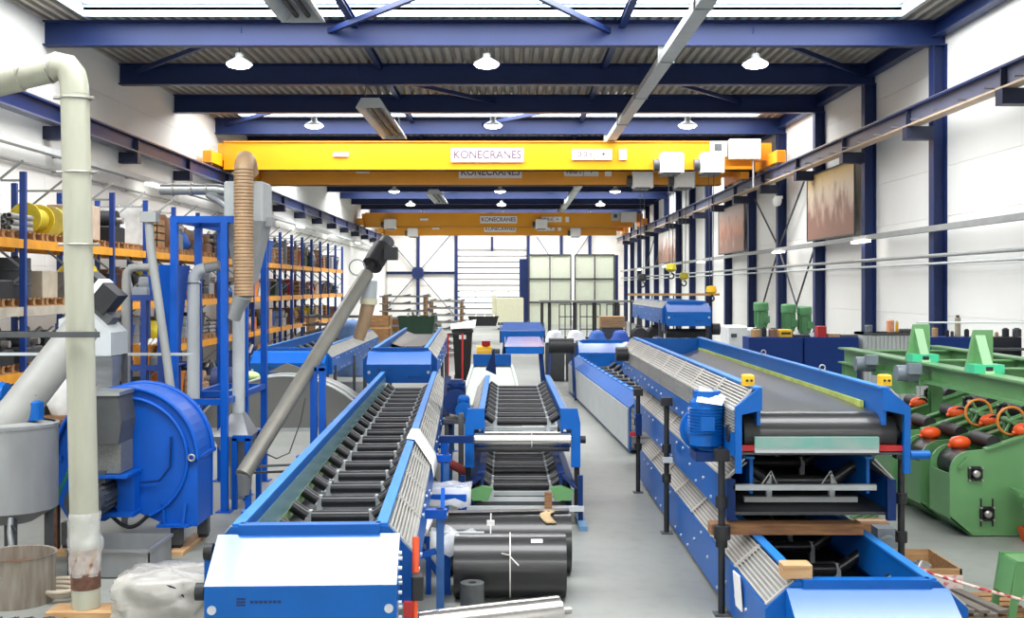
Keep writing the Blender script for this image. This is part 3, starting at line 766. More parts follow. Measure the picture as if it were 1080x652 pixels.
# drive with two blue motors on a dark bench, left of the centre conveyor
t = thing('drive_unit', 'two blue gear motors on a dark bench left of the centre conveyor', 'drive unit', (px(481, 17.2), 17.2, 0))
MB().box(-.16, .24, -.5, .5, .96, 1.02).build('bench_top', GREYD, t)
for x in (-.12, .2):
    for y in (-.45, .45): MB().bar((x, y, 0), (x, y, .96), .06, .06).build('leg', GREYD, t)
gear_motor(t, (0, .1, 1.25), .95, (0, -1, 0), BLUED); gear_motor(t, (.13, -.3, 1.16), .6, (0, -1, 0), BLUE)
MB().bar((-.16, .1, 1.0), (-.14, .3, 1.6), .1, .08).build('mount_arm', BLUED, t)
# trestle and red pipe between the two conveyors
t = thing('blue_trestle', 'blue steel trestle between the foreground and centre conveyors', 'trestle', (px(478, 14.6), 14.6, 0))
MB().bar((-.18, 0, 1.02), (.26, 0, 1.02), .09, .09).build('top_bar', BLUED, t)
MB().bar((-.12, 0, 0), (-.12, 0, .98), .08, .08).build('leg', FRB, t); MB().bar((.08, .5, 0), (.08, .5, 1.3), .07, .07).build('leg', GREYD, t)
MB().bar((-.4, 0, .75), (-.12, 0, .3), .05, .05).build('brace', GREYD, t)
t2 = tag(MB().tube((px(462, 14.9), 14.9, .74), (px(492, 15.05), 15.05, .52), .06).build('red_pipe', mat('dull_red_pipe', (168, 74, 66), .5)), 'short dull red pipe slung beside the blue trestle', 'pipe')
t = thing('service_bench', 'blue bench with plastic wrapping between the foreground conveyor and the centre one', 'bench', (px(470, 12.9), 12.9, 0))
MB().box(-.32, .25, -.35, .35, .60, .68).build('bench_top', FRB, t)
for x in (-.27, .2):
    for y in (-.3, .3): MB().bar((x, y, 0), (x, y, .6), .06, .06).build('leg', FRB, t)
fm = MB(); rr = []
for i in range(7):
    rr.append([(-.36 + .11 * i, -.4 + .13 * k, .69 + .05 * abs(math.sin(i * 1.9 + k * 1.3)) - (.16 if k == 0 else 0)) for k in range(6)])
fo = fm.grid(rr).build('plastic_sheet', FILM, t); solid(fo, .003)

# ---- pale hood and clutter behind the centre conveyor
t = thing('chute_hood', 'pale grey tapered chute hood with a blue rim behind the centre conveyor', 'chute', (px(518, 22.6), 22.6, 0))
HOODP = mat('pale_grey_sheet', (176, 180, 170), .55, var=.05)
MB().add([(-.62, 0, .62), (.62, 0, .62), (.40, 1.3, 1.32), (-.40, 1.3, 1.32), (-.62, 0, 0), (.62, 0, 0), (.36, 1.3, 0), (-.36, 1.3, 0)], [(0, 1, 2, 3), (4, 5, 1, 0), (5, 6, 2, 1), (7, 4, 0, 3), (6, 7, 3, 2)]).build('hood_shell', HOODP, t)
MB().box(-.4, .4, 1.24, 1.36, 1.32, 1.56).build('blue_rim', BLUE, t)
MB().prism([(-.12, 1.3), (.1, 1.2), (.06, 1.75)], 'y', .3, .36).build('blue_fin', BLUED, t)
for s in (-1, 1): MB().bar((s * .62, 0, .64), (s * .41, 1.3, 1.34), .05, .05).build('edge_rail', GREYL, t)
MB().cbox((.7, .1, .72), .14, .1, .12).build('side_clamp', BLACK, t)

# ---- RIGHT-HAND STACK: three conveyors on wood and posts
SXM = 2.775
r1 = conveyor('trough_conveyor', 'bottom conveyor of the right-hand stack with a pale blue hood', (SXM, 8.8, 0), 0, 8.5, .70, .05, b=.5, o=.77, pitch=.9, hood=True, y_id=.9, rz_id=.36, hw=.3)
r2 = conveyor('trough_conveyor', 'middle conveyor of the right-hand stack', (SXM, 10.45, 0), 0, 7.7, 1.40, .86, b=.54, o=.77, pitch=1.1, vgr=.0, y_id=.35, rz_id=.26, hw=.3, mats=(BLUE, None))
MB().box(-.72, .6, -.06, .0, 1.12, 1.17).build('cross_bar', GREYL, r2)
for s in (-1, 1): MB().box(min(s*.70, s*.78), max(s*.70, s*.78), -.06, .0, .84, 1.22).build('end_plate', BLUED, r2)
for (a, b_) in ((-.45, -.1), (.1, .35)): MB().pipe([(a, -.03, 1.17), (a + .08, -.05, 1.3), (a + .14, -.03, 1.17)], .008, 6).build('wire_loop', SHAFT, r2)
r3 = conveyor('trough_conveyor', 'top conveyor of the right-hand stack with a belt round its black drum', (SXM, 10.05, 0), 0, 9.9, 2.08, 1.48, b=.56, o=.77, idlers=False, vgr=.19, tail=True)
zd = 1.86
bl = MB(); rows_ = []
def belt_row(y, k):
    return [(x, y, zd - .05 * k + (.09 * k * max(0, (abs(x) - .28) / .25))) for x in (-.54, -.42, -.28, -.1, .1, .28, .42, .54)]
for y, k in ((.22, 0), (.6, .35), (1.2, .8), (1.9, 1), (4, 1), (6, 1), (8, 1), (9.7, 1)): rows_.append(belt_row(y, k))
wrap = [[(x, .22 + .2 * math.sin(a), zd - .2 + .2 * math.cos(a)) for x in (-.54, -.42, -.28, -.1, .1, .28, .42, .54)] for a in [-PI * i / 14 for i in range(14, -1, -1)]]
bl.grid(wrap + rows_[1:]).build('belt', BLACKG, r3)
MB().tube((-.68, .22, zd - .2), (.68, .22, zd - .2), .195, n=28).build('head_drum', BLACK, r3)
for s in (-1, 1):
    MB().prism([(s*.72, 1.34), (s*.775, 1.34), (s*.775, 1.93), (s*.56, 2.1), (s*.54, 2.1), (s*.54, 1.9), (s*.72, 1.86)][::(1 if s > 0 else -1)], 'y', -.05, .0).build('end_plate', BLUE, r3)
    MB().tube((s * .70, .22, zd - .2), (s * .8, .22, zd - .2), .08).build('drum_bearing', BLACK, r3)
    MB().box(*sorted((s * .5, s * .53)), .5, 9.6, 1.84, 1.93).build('skirt', SKIRT, r3)
    sw = MB().bevbox(s * .62 - .05, s * .62 + .05, .12, .24, 2.10, 2.20, .01).build('pull_cord_switch', YELB, r3)
    for q in (-.02, .02): MB().tube((s * .62 + q, .105, 2.15), (s * .62 + q, .121, 2.15), .012, n=8).build('switch_button', BLACK, sw)
MB().box(-.6, .5, -.04, .0, 1.56, 1.66).build('scraper_strip', TEAL, r3)
MB().box(-.72, .72, .0, .06, 1.52, 1.58).build('scraper_bar', REDP, r3)
MB().box(-.6, .5, -.035, .0, 1.52, 1.56).build('scraper_holder', GREYL, r3)
MB().tube((.78, -.02, 1.5), (.95, -.02, 1.5), .04).build('tension_screw', BLUE, r3)
for s in (-1, 1): MB().tube((s * .2, 3, 2.1), (s * .2, 3.0, 2.12), .01, n=6)
for y in (2.0, 4.8):
    MB().torus((.56, y, 2.13), .03, .008, 'y', 14, 6).build('lifting_eye', SHAFT, r3)
gm = gear_motor(r3, (-.93, .55, 1.62), 1.05, (0, 1, 0), BLUE)
MB().tube((-.93, .55, 1.95), (-.93, .55, 2.02), .13, n=16).build('fan_cowl', BLUE, gm)
MB().box(-1.06, -.76, .36, .72, 1.38, 1.46).build('motor_bracket', BLUED, r3)
pp = MB().add([(-1.05, .40, 1.93), (-.82, .36, 1.90), (-.76, .5, 1.97), (-.98, .62, 2.06), (-.9, .48, 2.03)], [(0, 1, 4), (1, 2, 4), (2, 3, 4), (3, 0, 4)]).build('white_wrapping', PAPER, r3)
MB().add([(-.80, 1.0, 1.75), (-.80, .85, 1.72), (-.80, .8, 1.45), (-.80, .95, 1.42)], [(0, 1, 2, 3), (3, 2, 1, 0)]).build('paper_note', PAPER, r3)
MB().tube((-.8, 8.9, 1.86), (-1.0, 8.9, 1.86), .12).build('side_motor', BLACK, r3)
# black screw posts beside the stack
def post(x, y, top, label, col=None):
    t = thing('support_post', label, 'post', (x, y, 0), 0, 'black posts carrying the conveyor stack')
    MB().tube((0, 0, .01), (0, 0, top), .032, n=12).build('post_tube', BLACK, t)
    MB().cbox((0, 0, .008), .14, .14, .016).build('base_plate', GREYD, t)
    MB().cbox((0, 0, top), .13, .12, .1).build('top_clamp', BLACK, t)
    for z in (.62, .98):
        if z < top - .2: MB().tube((0, 0, z), (0, 0, z + .1), .055, n=12).build('collar', BLACK, t)
    return t
q = post(1.86, 16.4, 1.46, 'black support post farthest back on the aisle side of the stack')
MB().bar((-.12, 0, .85), (.05, 0, .85), .05, .06).build('red_handle', REDP, q); MB().cbox((0, -.05, 1.0), .09, .1, .3).build('blue_clamp', BLUED, q)
q = post(1.90, 13.7, 1.60, 'black support post midway along the aisle side of the stack')
MB().cbox((0, -.06, .9), .12, .08, .06).build('clamp_jaw', GREYL, q)
q = post(1.93, 10.3, 1.46, 'black support post nearest the camera on the aisle side of the stack')
MB().tube((0, -.03, .70), (0, -.03, .82), .075, n=14).build('ball_clamp', BLACK, q)
q = post(3.64, 10.5, 1.45, 'black support post at the right front corner of the stack')
wbm = MB().bevbox(-.70, .70, -.09, .09, 0, .1, .008).build('timber_beam', WOODD, None, (2.54, 10.42, .722)); tag(wbm, 'long brown timber beam across the bottom conveyor of the stack', 'timber')
wbk = MB().bevbox(-.115, .115, -.08, .08, 0, .11, .008).build('timber_block', WOOD, None, (2.24, 8.86, .722)); tag(wbk, 'short pale timber block on the rim of the bottom conveyor', 'timber')
t = thing('document_pouch', 'white document pouch hung on the side of the bottom conveyor', 'document', (1.955, 9.75, .2))
MB().bar((0, 0, .32), (.02, -.02, .02), .26, .012, up=(1, 0, 0)).build('pouch', PAPER, t)

# ---- other conveyors further back on the right
r4 = conveyor('trough_conveyor', 'low conveyor on the floor behind the right-hand stack with a pale side wall', (2.95, 20.2, 0), math.radians(2.3), 11.8, 1.02, .05, b=.55, o=.80, pitch=1.0, grille='R', mats=(None, None), seg=1.5)
for k in range(15): MB().box(-.60, -.50, .3 + k * .75, .34 + k * .75, .78, 1.06).build('stiffener', BLUE, r4)
MB().box(-.835, -.817, .1, 11.7, .08, .8).build('zinc_side_sheet', GREYL, r4)
ht = thing('machine_hood', 'pale blue hooded conveyor head at the end of the aisle', 'conveyor', (px(634, 33.5), 33.0, 0))
add_hood(ht, 1.42, .75, wb_=.72, b=.6, o=.74, dy=.55, dz=.29)
MB().box(-.72, .72, 0, 1.2, .6, 1.36).build('body', BLUED, ht)
for s in (-.6, .6):
    for y in (.1, 1.1): MB().bar((s, y, 0), (s, y, .6), .08, .08).build('leg', BLUED, ht)
r5 = conveyor('trough_conveyor', 'raised conveyor with a bright blue hood in front of the right wall', (px(724, 33), 33, 0), 0, 8.0, 2.55, 1.9, b=.5, o=.7, pitch=1.2, hood=True)
for yy in (.5, 6):
    for s in (-1, 1): MB().bar((s * .7, yy, 0), (s * .7, yy, 2.0), .09, .09).build('leg', GREYD, r5)
MB().box(-.75, .75, -.3, .6, 1.28, 1.34).build('shelf', GREYL, r5)
MB().tube((-.6, 0, 1.62), (.55, 0, 1.62), .14).build('lower_drum', BLACK, r5)
MB().tube((.74, -.1, 1.75), (.95, -.1, 1.75), .17).build('side_motor', BLACK, r5)
r6 = conveyor('trough_conveyor', 'dark conveyor frame under the raised conveyor by the right wall', (px(722, 31), 31, 0), 0, 1.35, 1.55, .9, b=.6, o=.85, idlers=True, y_id=.3, mats=(BLUED, None))
for yy in (.15, 1.2):
    for s in (-1, 1): MB().bar((s * .8, yy, 0), (s * .8, yy, .9), .08, .08).build('leg', BLUED, r6)
# blue troughs on trestles in the middle distance
def trough_unit(x, Y, wpx, ztop, zlow, label, dark=False):
    t = thing('trough_section', label, 'conveyor', (px(x, Y), Y, 0))
    w = wpx * Y / F / 2
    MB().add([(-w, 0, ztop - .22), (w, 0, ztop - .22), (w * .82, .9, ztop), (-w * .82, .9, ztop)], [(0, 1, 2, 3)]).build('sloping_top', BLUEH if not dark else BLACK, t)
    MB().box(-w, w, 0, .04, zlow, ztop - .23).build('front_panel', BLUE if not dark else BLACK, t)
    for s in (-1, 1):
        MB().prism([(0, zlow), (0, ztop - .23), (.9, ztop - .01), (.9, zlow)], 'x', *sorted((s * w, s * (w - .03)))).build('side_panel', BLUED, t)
        MB().bar((s * w * .8, .1, zlow), (s * w, -.15, 0), .05, .05).build('trestle_leg', BLUED, t)
        MB().bar((s * w * .8, .7, zlow), (s * w, .95, 0), .05, .05).build('trestle_leg', BLUED, t)
    return t
trough_unit(551, 33, 48, 1.92, 1.35, 'blue trough section with a bright sloping top in the middle distance')
trough_unit(553, 30, 42, 1.62, 1.2, 'plain blue box section on trestles in front of the bright trough')
t = thing('black_drum', 'short black drum on trestles beside the blue box section', 'drum', (px(592, 30), 30, 0))
MB().tube((-.33, 0, 1.42), (.33, 0, 1.42), .2, n=20).build('drum', BLACK, t)
for s in (-1, 1):
    for y in (-.3, .3): MB().bar((s * .3, y * .2, 1.24), (s * .36, y * 1.2, 0), .05, .05).build('trestle_leg', BLUED, t)

# ================================================================== CENTRE FOREGROUND
def belt_roll(label, x, y, r, L, straps, strip=None):
    t = thing('belt_roll', label, 'belt roll', (x, y, 0), 0)
    n = 40
    prof = [(0, -L/2 + .004), (.05, -L/2 + .004)]
    k = 0; rr = .05
    while rr < r - .02:
        prof += [(rr, -L/2), (rr + .012, -L/2), (rr + .012, -L/2 + .006), (rr + .016, -L/2 + .006)]; rr += .016
    prof += [(r, -L/2)]
    side = prof + [(r, L/2)] + [(a, -b) for a, b in reversed(prof)]
    MB().lathe(side, (0, 0, r + .002), n, 'x').build('rolled_belt', BLACKG, t)
    for sx in straps: MB().torus((sx, 0, r + .002), r + .004, .007, 'x', 36, 6).build('strap', STRAP, t)
    return t
b1 = belt_roll('front black conveyor belt roll tied with a white strap', 0.0, 10.92, .30, 1.07, (.0,))
MB().bar((.0, -.28, .45), (.08, -.34, .38), .012, .006).build('strap_end', STRAP, b1)
MB().bar((.0, -.27, .46), (-.08, -.28, .48), .012, .006).build('strap_end', STRAP, b1)
MB().bar((.20, -.15, .567), (.31, -.15, .567), .05, .004, up=(0, -.5, .86)).build('sticker', PAPER, b1)
b2 = belt_roll('rear black conveyor belt roll behind the strapped front roll', px(536, 11.85), 11.85, .31, 1.31, (-.18,))
MB().bar((-.63, .0, .626), (.64, .05, .640), .14, .012).build('belt_flap', BLACKG, b2)
MB().cbox((-.18, -.21, .555), .08, .02, .06).build('paper_tag', PAPER, b2)
rr = []
for i in range(9):
    a = -.15 + i * .11                                   # angle round the roll from its crown towards the camera
    rr.append([(.345 + .022 * k + .035 * math.sin(i * .9) + .02 * (i > 4), -(.318 + .012 * abs(math.sin(i * 1.7 + k * 1.1))) * math.sin(a), .312 + (.318 + .014 * abs(math.sin(i * 1.3 + k * 1.9))) * math.cos(a)) for k in range(6)])
o = MB().grid(rr).build('work_glove', CLOTHY, None, (px(536, 11.85), 11.85, 0)); solid(o, .012); tag(o, 'tan work glove lying over the rear belt roll', 'glove')
# polished roller on the floor at the bottom edge
t = thing('steel_roller', 'bright steel roller with a shaft stub lying on the floor', 'roller', (0, 0, 0))
p, q = Vector((-.78, 9.42, .142)), Vector((.42, 9.91, .142)); dd = (q - p).normalized()
MB().tube(p, q, .14, n=32).build('roller_shell', CHROME, t); MB().tube(q, q + dd * .12, .035, n=14).build('shaft', SHAFT, t); MB().tube(p - dd * .12, p, .035, n=14).build('shaft', SHAFT, t)
t = thing('rubber_bush', 'small dark grey hollow cylinder standing before the front belt roll', 'bush', (px(498, 10.42), 10.42, 0))
MB().hollow((0, 0, .001), (0, 0, .265), .11, .04, 28).build('bush', mat('grey_rubber', (86, 88, 88), .55, var=.25, scale=9), t)
# cardboard tube and film on the support bar
bz = .60
t = thing('support_bar', 'thin blue bar from the conveyor leg to the belt rolls', 'bar', (px(478, 11.0), 11.0, 0))
MB().bar((-.28, 0, .585), (.3, 0, .585), .04, .04).build('bar', GREYL, t); MB().bar((-.24, .0, 0), (-.24, 0, .565), .05, .05).build('leg', FRB, t); MB().bar((-.06, 0, 0), (-.06, 0, .565), .07, .07).build('leg', FRB, t)
MB().bar((-.35, 0, .5), (-.08, 0, .1), .04, .05).build('brace', FRB, t)
o = MB().hollow((px(447, 10.9), 10.78, .655), (px(451, 11.2), 11.3, .655), .045, .03).build('cardboard_tube', PAPER); tag(o, 'white paper tube lying on the bar beside the conveyor', 'tube')
rr = [[(px(455 + 7 * i, 11) , 10.75 + .12 * k, .62 + .035 * math.sin(i * 1.7 + k) - (.14 if k == 0 else 0) - .01 * i) for k in range(5)] for i in range(8)]
o = MB().grid(rr).build('plastic_film', FILM); solid(o, .003); tag(o, 'crumpled clear plastic film over the bar by the belt rolls', 'plastic film')

# ================================================================== LEFT FOREGROUND
# tall cream pipe with the bend at the top
PY = 10.2
pb = (px(91, PY), PY, .10)
pt = (px(79, PY), PY, pz(96, PY))
t = thing('ventilation_pipe', 'tall cream-grey pipe with a bend at its top in the left foreground', 'pipe', (pb[0], PY, .10))
L0 = Vector(pb)
def rel(x, y, Y=PY): return Vector((px(x, Y), Y, pz(y, Y))) - L0
MB().pipe([(0, 0, .0), rel(79, 100)], .125, 28).build('pipe_body', PIPEM, t)
arc = [rel(79, 100), rel(78.5, 90), rel(76, 79), rel(70, 71), rel(61, 69), rel(52, 73)]
MB().pipe(arc, .125, 28).build('elbow', PIPEM, t)
MB().pipe([rel(52, 73), rel(20, 80.5)], .125, 28).build('upper_pipe', PIPEM, t); MB().pipe([rel(22, 80), rel(-30, 92)], .138, 28).build('upper_socket', PIPEM, t)
def clamp(p, ax, sub=t):
    p = Vector(p); ax = Vector(ax).normalized(); a, b = MB()._basis(ax)
    pts = [p + (a * math.cos(i * PI / 12) + b * math.sin(i * PI / 12)) * .131 for i in range(25)]
    c = MB().pipe(pts, .010, 6).build('clamp', SHAFT, sub)
    for s in (-1, 1): MB().tube(p + Vector((s * .12, -.02, 0)), p + Vector((s * .185, -.04, .0)), .016, n=8).build('clamp_bolt', SHAFT, c)
clamp(rel(79.4, 104), (0, 0, 1)); clamp(rel(83.1, 182), (0, 0, 1)); clamp(rel(85, 258), (0, 0, 1)); clamp(rel(56, 72), (1, 0, -.1)); clamp(rel(23, 80), (1, 0, -.25))
MB().pipe([rel(90.6, 620), rel(90.3, 603)], .129, 28, caps=False).build('rust_band', RUST, t)
MB().pipe([rel(90.3, 603), rel(89.8, 578)], .1275, 28, caps=False).build('stained_band', mat('stained_band', (178, 160, 140), .6, rgb2=(128, 84, 66), scale=12, thr=(.4, .6)), t)
sl = []
for i, y in enumerate(range(540, 612, 6)):
    sl.append([rel(90 - (600 - y) * .02, y) + Vector((math.cos(a), math.sin(a), 0)) * (.135 + .012 * math.sin(a * 5 + i) + (.02 if y in (570, 576) else 0)) for a in [2 * PI * k / 24 for k in range(25)]])
o = MB().grid(sl).build('plastic_sleeve', SLEEVE, t); solid(o, .002)
o = MB().bevbox(-.30, .30, -.16, .14, 0, .098, .006).build('timber_plank', WOOD, None, (px(90, PY), PY, 0)); tag(o, 'pale timber plank under the foot of the cream pipe', 'timber')
o = MB().bevbox(-.85, .45, -.08, .05, 0, .05, .006).build('timber_plank', WHITE, None, (px(60, 10.0) - .35, 9.86, 0)); tag(o, 'white board on the floor at the bottom left corner', 'timber')
# drive chain on the board
t = thing('drive_chain', 'dark greasy drive chain lying on the white board', 'chain', (px(25, 9.85), 9.82, .051))
for k in range(14):
    lk = MB()
    x = -.3 + .05 * k; y = .02 * math.sin(k * 1.3)
    for s in (-1, 1): lk.bar((x - .03, y + s * .018, .03 + .012 * (k % 3)), (x + .035, y + s * .018, .03 + .012 * ((k + 1) % 3)), .008, .03)
    lk.tube((x, y - .03, .03 + .012 * (k % 3)), (x, y + .03, .03 + .012 * (k % 3)), .012, n=8)
    lk.build('chain_link', GREYD, t)
# clamped bars and the post outside the frame that carries them
BYF = 10.03
t = thing('guard_rail', 'dark grey horizontal bar crossing in front of the cream pipe', 'rail', (-5.6, BYF, 0))
MB().box(-.2, px(105, BYF) + 5.6, -.03, .01, pz(356, BYF), pz(350, BYF)).build('rail_bar', GREYD, t)
MB().bar((-.1, .06, 0), (-.1, .06, pz(340, BYF)), .08, .08).build('rail_post', GREYD, t)
t = thing('guard_rail', 'thin grey rail running from the left edge to the blue frame', 'rail', (-6.1, 14.0, 0))
MB().bar((-.4, -1.0, pz(373.5, 13)), (px(205, 14.9) + 6.1, .86, pz(373.5, 14.9)), .03, .035).build('rail_bar', GREYL, t)
MB().bar((-.3, -.9, 0), (-.3, -.9, pz(371, 13)), .06, .06).build('rail_post', GREYL, t)
# diagonal grey pipe
t = thing('grey_pipe', 'thick grey pipe slanting up behind the cream pipe', 'pipe', (0, 0, 0))
MB().pipe([(px(-60, 11.2), 11.2, pz(505, 11.2)), (px(18, 11.6), 11.6, pz(434, 11.6)), (px(88, 12.2), 12.2, pz(344, 12.2))], .19, 28).build('pipe_body', PIPEG, t)
MB().tube((px(-60, 11.2), 11.2, 0), (px(-60, 11.2), 11.2, pz(520, 11.2)), .06).build('support_leg', GREYD, t)

# stainless tank with outlet, bottom left
TY = 11.6; tx = px(10, TY); tr = .47
t = thing('steel_tank', 'round steel tank with a drain tap at the left edge', 'tank', (tx, TY, 0))
ztp, zbt = pz(446, TY), pz(535, TY)
MB().lathe([(tr - .03, ztp), (tr, ztp), (tr, zbt), (tr * .5, zbt - .14), (0, zbt - .14)], n=36).build('shell', TANKM, t)
MB().lathe([(tr + .012, ztp - .03), (tr + .012, ztp), (tr - .02, ztp + .005)], n=36).build('rim', TANKM, t)
MB().lathe([(tr - .02, ztp - .02), (0, ztp + .05)], n=36).build('lid', GREY, t)
for a in (0.4, 2.0, 3.6, 5.2): MB().bar((math.cos(a) * tr * .8, math.sin(a) * tr * .8, 0), (math.cos(a) * tr * .8, math.sin(a) * tr * .8, zbt), .12, .05).build('leg', GREYD, t)
tap = MB().pipe([(.2, -.42, zbt - .02), (.2, -.44, zbt - .16), (.23, -.46, zbt - .34)], .028, 10).build('drain_tap', STAIN, t)
MB().bar((.2, -.44, zbt - .08), (.27, -.46, zbt - .16), .02, .02).build('tap_handle', BLACK, tap)
# blue box on the tank
t = thing('valve_box', 'small blue valve box on top of the steel tank', 'valve', (px(42, 11.75), 11.6, ztp + .03))
MB().bevbox(-.08, .08, -.08, .08, 0, .2, .02).build('box', BLUE, t); MB().tube((0, 0, .2), (0, 0, .26), .05).build('knob', BLACK, t)
t = thing('blue_motor', 'blue motor casing at the left edge above the steel tank', 'motor', (px(2, 11.9), 11.75, ztp + .04))
MB().tube((-.15, 0, .2), (.12, 0, .2), .16).build('motor_body', BLUE, t); MB().box(-.1, .1, -.12, .12, 0, .06).build('foot', GREYD, t)
for k in range(4): MB().torus((-.12 + .06 * k, 0, .2), .16, .012, 'x', 20, 6).build('fin', BLUE, t)
# open stained drum
DY = 10.75; t = thing('open_drum', 'open stained steel drum standing at the bottom left', 'drum', (px(18, DY), DY, 0))
dr = .345; dh = pz(584, DY)
MB().lathe([(0, .02), (dr, .0), (dr, dh), (dr + .015, dh + .005), (dr - .01, dh), (dr - .012, .04), (0, .04)], n=36).build('shell', RUSTM, t)
MB().lathe([(dr - .012, dh - .13), (0, dh - .135)], n=30).build('contents', RUST, t)
MB().pipe([(-.2, -dr + .02, dh - .14), (-.18, -dr - .03, dh - .15), (-.03, -dr - .03, dh - .15), (-.01, -dr + .0, dh - .14)], .012, 8).build('handle', SHAFT, t)
# brown board behind the drum
o = MB().bevbox(-.22, .2, -.02, .02, 0, .36, .006).build('brown_board', RUST, None, (px(35, 12.0), 11.3, 0)); tag(o, 'brown board standing behind the open drum', 'board')
o = MB().bar((0, 0, 0), (0, 0, 1.45), .09, .05).build('brown_post', RUST, None, (px(54, 12.6), 12.75, 0)); tag(o, 'narrow rusty post between tank and blue fan', 'post')
# coiled hose
t = thing('coiled_hose', 'pale hose coiled on the floor beside the open drum', 'hose', (px(66, 10.9), 10.85, 0))
pts = []
for i in range(70):
    a = i * .32; r = .14 + .0018 * i; pts.append((r * math.cos(a), .9 * r * math.sin(a), .025 + .0016 * i + .006 * math.sin(i)))
MB().pipe(pts, .022, 8).build('hose', mat('pale_hose', (176, 164, 146), .6), t)
# tray
ta = gnd(103, 610)
t = thing('steel_tray', 'rectangular grey steel tray on the floor beside the cream pipe', 'tray', (px(126, 11.9), 11.95, 0))
a, b, zt_ = .42, .38, .30
for q in ((-a, a, -b, -b + .012), (-a, a, b - .012, b), (-a, -a + .012, -b, b), (a - .012, a, -b, b)): MB().box(*q, .0, zt_).build('tray_wall', TANKM, t)
MB().box(-a, a, -b, b, 0, .012).build('tray_floor', TANKM, t)
MB().box(-a - .02, a + .02, -b - .02, -b, zt_ - .03, zt_).build('rim', STAIN, t); MB().box(a, a + .02, -b, b, zt_ - .03, zt_).build('rim', STAIN, t)
# wrapped machine part
t = thing('wrapped_load', 'machine part wrapped in crumpled plastic sheet on the floor', 'wrapped load', (px(176, 10.0), 10.05, 0))
core = MB().bevbox(-.34, .34, -.25, .35, 0, .42, .06).build('core', GREYD, t)
MB().tube((.05, -.30, .22), (.05, -.26, .22), .2, n=24).build('wheel', BLACK, t)
rws = []
random.seed(4)
for i in range(17):
    zz = min(i, 11) * .04 + .01 + (i > 11) * .006 * (i - 11); row = []
    s = 1 if i < 10 else (1 - .05 * (i - 9) if i < 12 else max(0.0, .9 - .19 * (i - 11)))
    for k in range(37):
        a = 2 * PI * k / 36
        r = (.42 + .025 * math.sin(a * 7 + i * .8) + random.uniform(-.02, .02)) * s
        row.append((r * 1.08 * math.copysign(abs(math.cos(a)) ** .6, math.cos(a)), .05 + r * .92 * math.copysign(abs(math.sin(a)) ** .6, math.sin(a)), zz + random.uniform(-.012, .012)))
    row[-1] = row[0]; rws.append(row)
MB().grid(rws).build('plastic_wrap', clear('milky_wrap', (204, 200, 192), .6), t)

# ---- big blue fan
FY = 12.7
t = thing('radial_fan', 'large blue radial fan with a rounded casing behind the cream pipe', 'fan', (px(134, FY), FY, 0))
u = F / FY
def fx(x): return (x - 134) / u
def fz(y): return pz(y, FY)
zc = fz(484); R = .80
def fanprof(r, n=26):
    """rounded top, straight sides, chamfered foot"""
    pts = [(r * math.cos(a), zc + r * math.sin(a)) for a in [PI * i / n for i in range(n + 1)]]
    pts += [(-r, .62), (-r * .8, .36), (-r * .30, .36), (-.02, .52), (r * .62, .30), (r, .30)]
    return pts
pr = fanprof(R)
MB().prism(pr[::-1], 'y', -.02, .0).build('front_plate', FRB, t)
dep = .62
# casing band
n = len(pr); bnd = MB()
for i in range(n):
    (x0, z0), (x1, z1) = pr[i], pr[(i + 1) % n]
    sm = i < 26
    bnd.add([(x0 * .985, 0, z0), (x1 * .985, 0, z1), (x1 * .985, dep, z1), (x0 * .985, dep, z0)], [(0, 1, 2, 3)], False)
bnd.build('casing_band', FRB, t)
MB().prism(pr, 'y', dep, dep + .02).build('back_plate', FRB, t)
for yy, rr2 in ((-.03, R), (dep + .0, R)):
    pts = [(rr2 * math.cos(a), yy, zc + rr2 * math.sin(a)) for a in [PI * i / 30 for i in range(31)]]
    MB().pipe(pts, .03, 8).build('rim_flange', FRB, t)
pts = [(R * .86 * math.cos(a), -.04, zc + R * .86 * math.sin(a)) for a in [PI * .5 - PI * .9 * i / 26 for i in range(27)]]
MB().pipe(pts, .022, 8).build('inner_ring', FRB, t)
MB().bar((R - .05, -.05, zc - .02), (R + .0, dep + .06, zc + .02), .06, .04).build('split_flange', FRB, t)
MB().torus((R - .06, -.06, zc + .02), .035, .012, 'y', 16, 6).build('lifting_eye', SHAFT, t)
MB().box(-R - .04, -R + .08, -.04, .3, zc - .02, zc + .04).build('split_flange', FRB, t)
# outlet and legs
for x, y in ((-R + .12, .05), (R - .25, .05), (R - .1, dep - .02), (-R + .12, dep - .02)):
    MB().bar((x, y, .09), (x, y, .34), .12, .12).build('leg', GREYD, t); MB().cbox((x, y, .075), .1, .1, .05).build('rubber_foot', BLACK, t)
for s in (-.14, .12): MB().bar((R - .25 + s * 1.0, -.04, .56), (R - .25 + s * .8, -.06, .33), .02, .03).build('foot_gusset', FRB, t)
MB().box(R - .44, R - .08, -.1, .08, .30, .33).build('foot_plate', FRB, t)
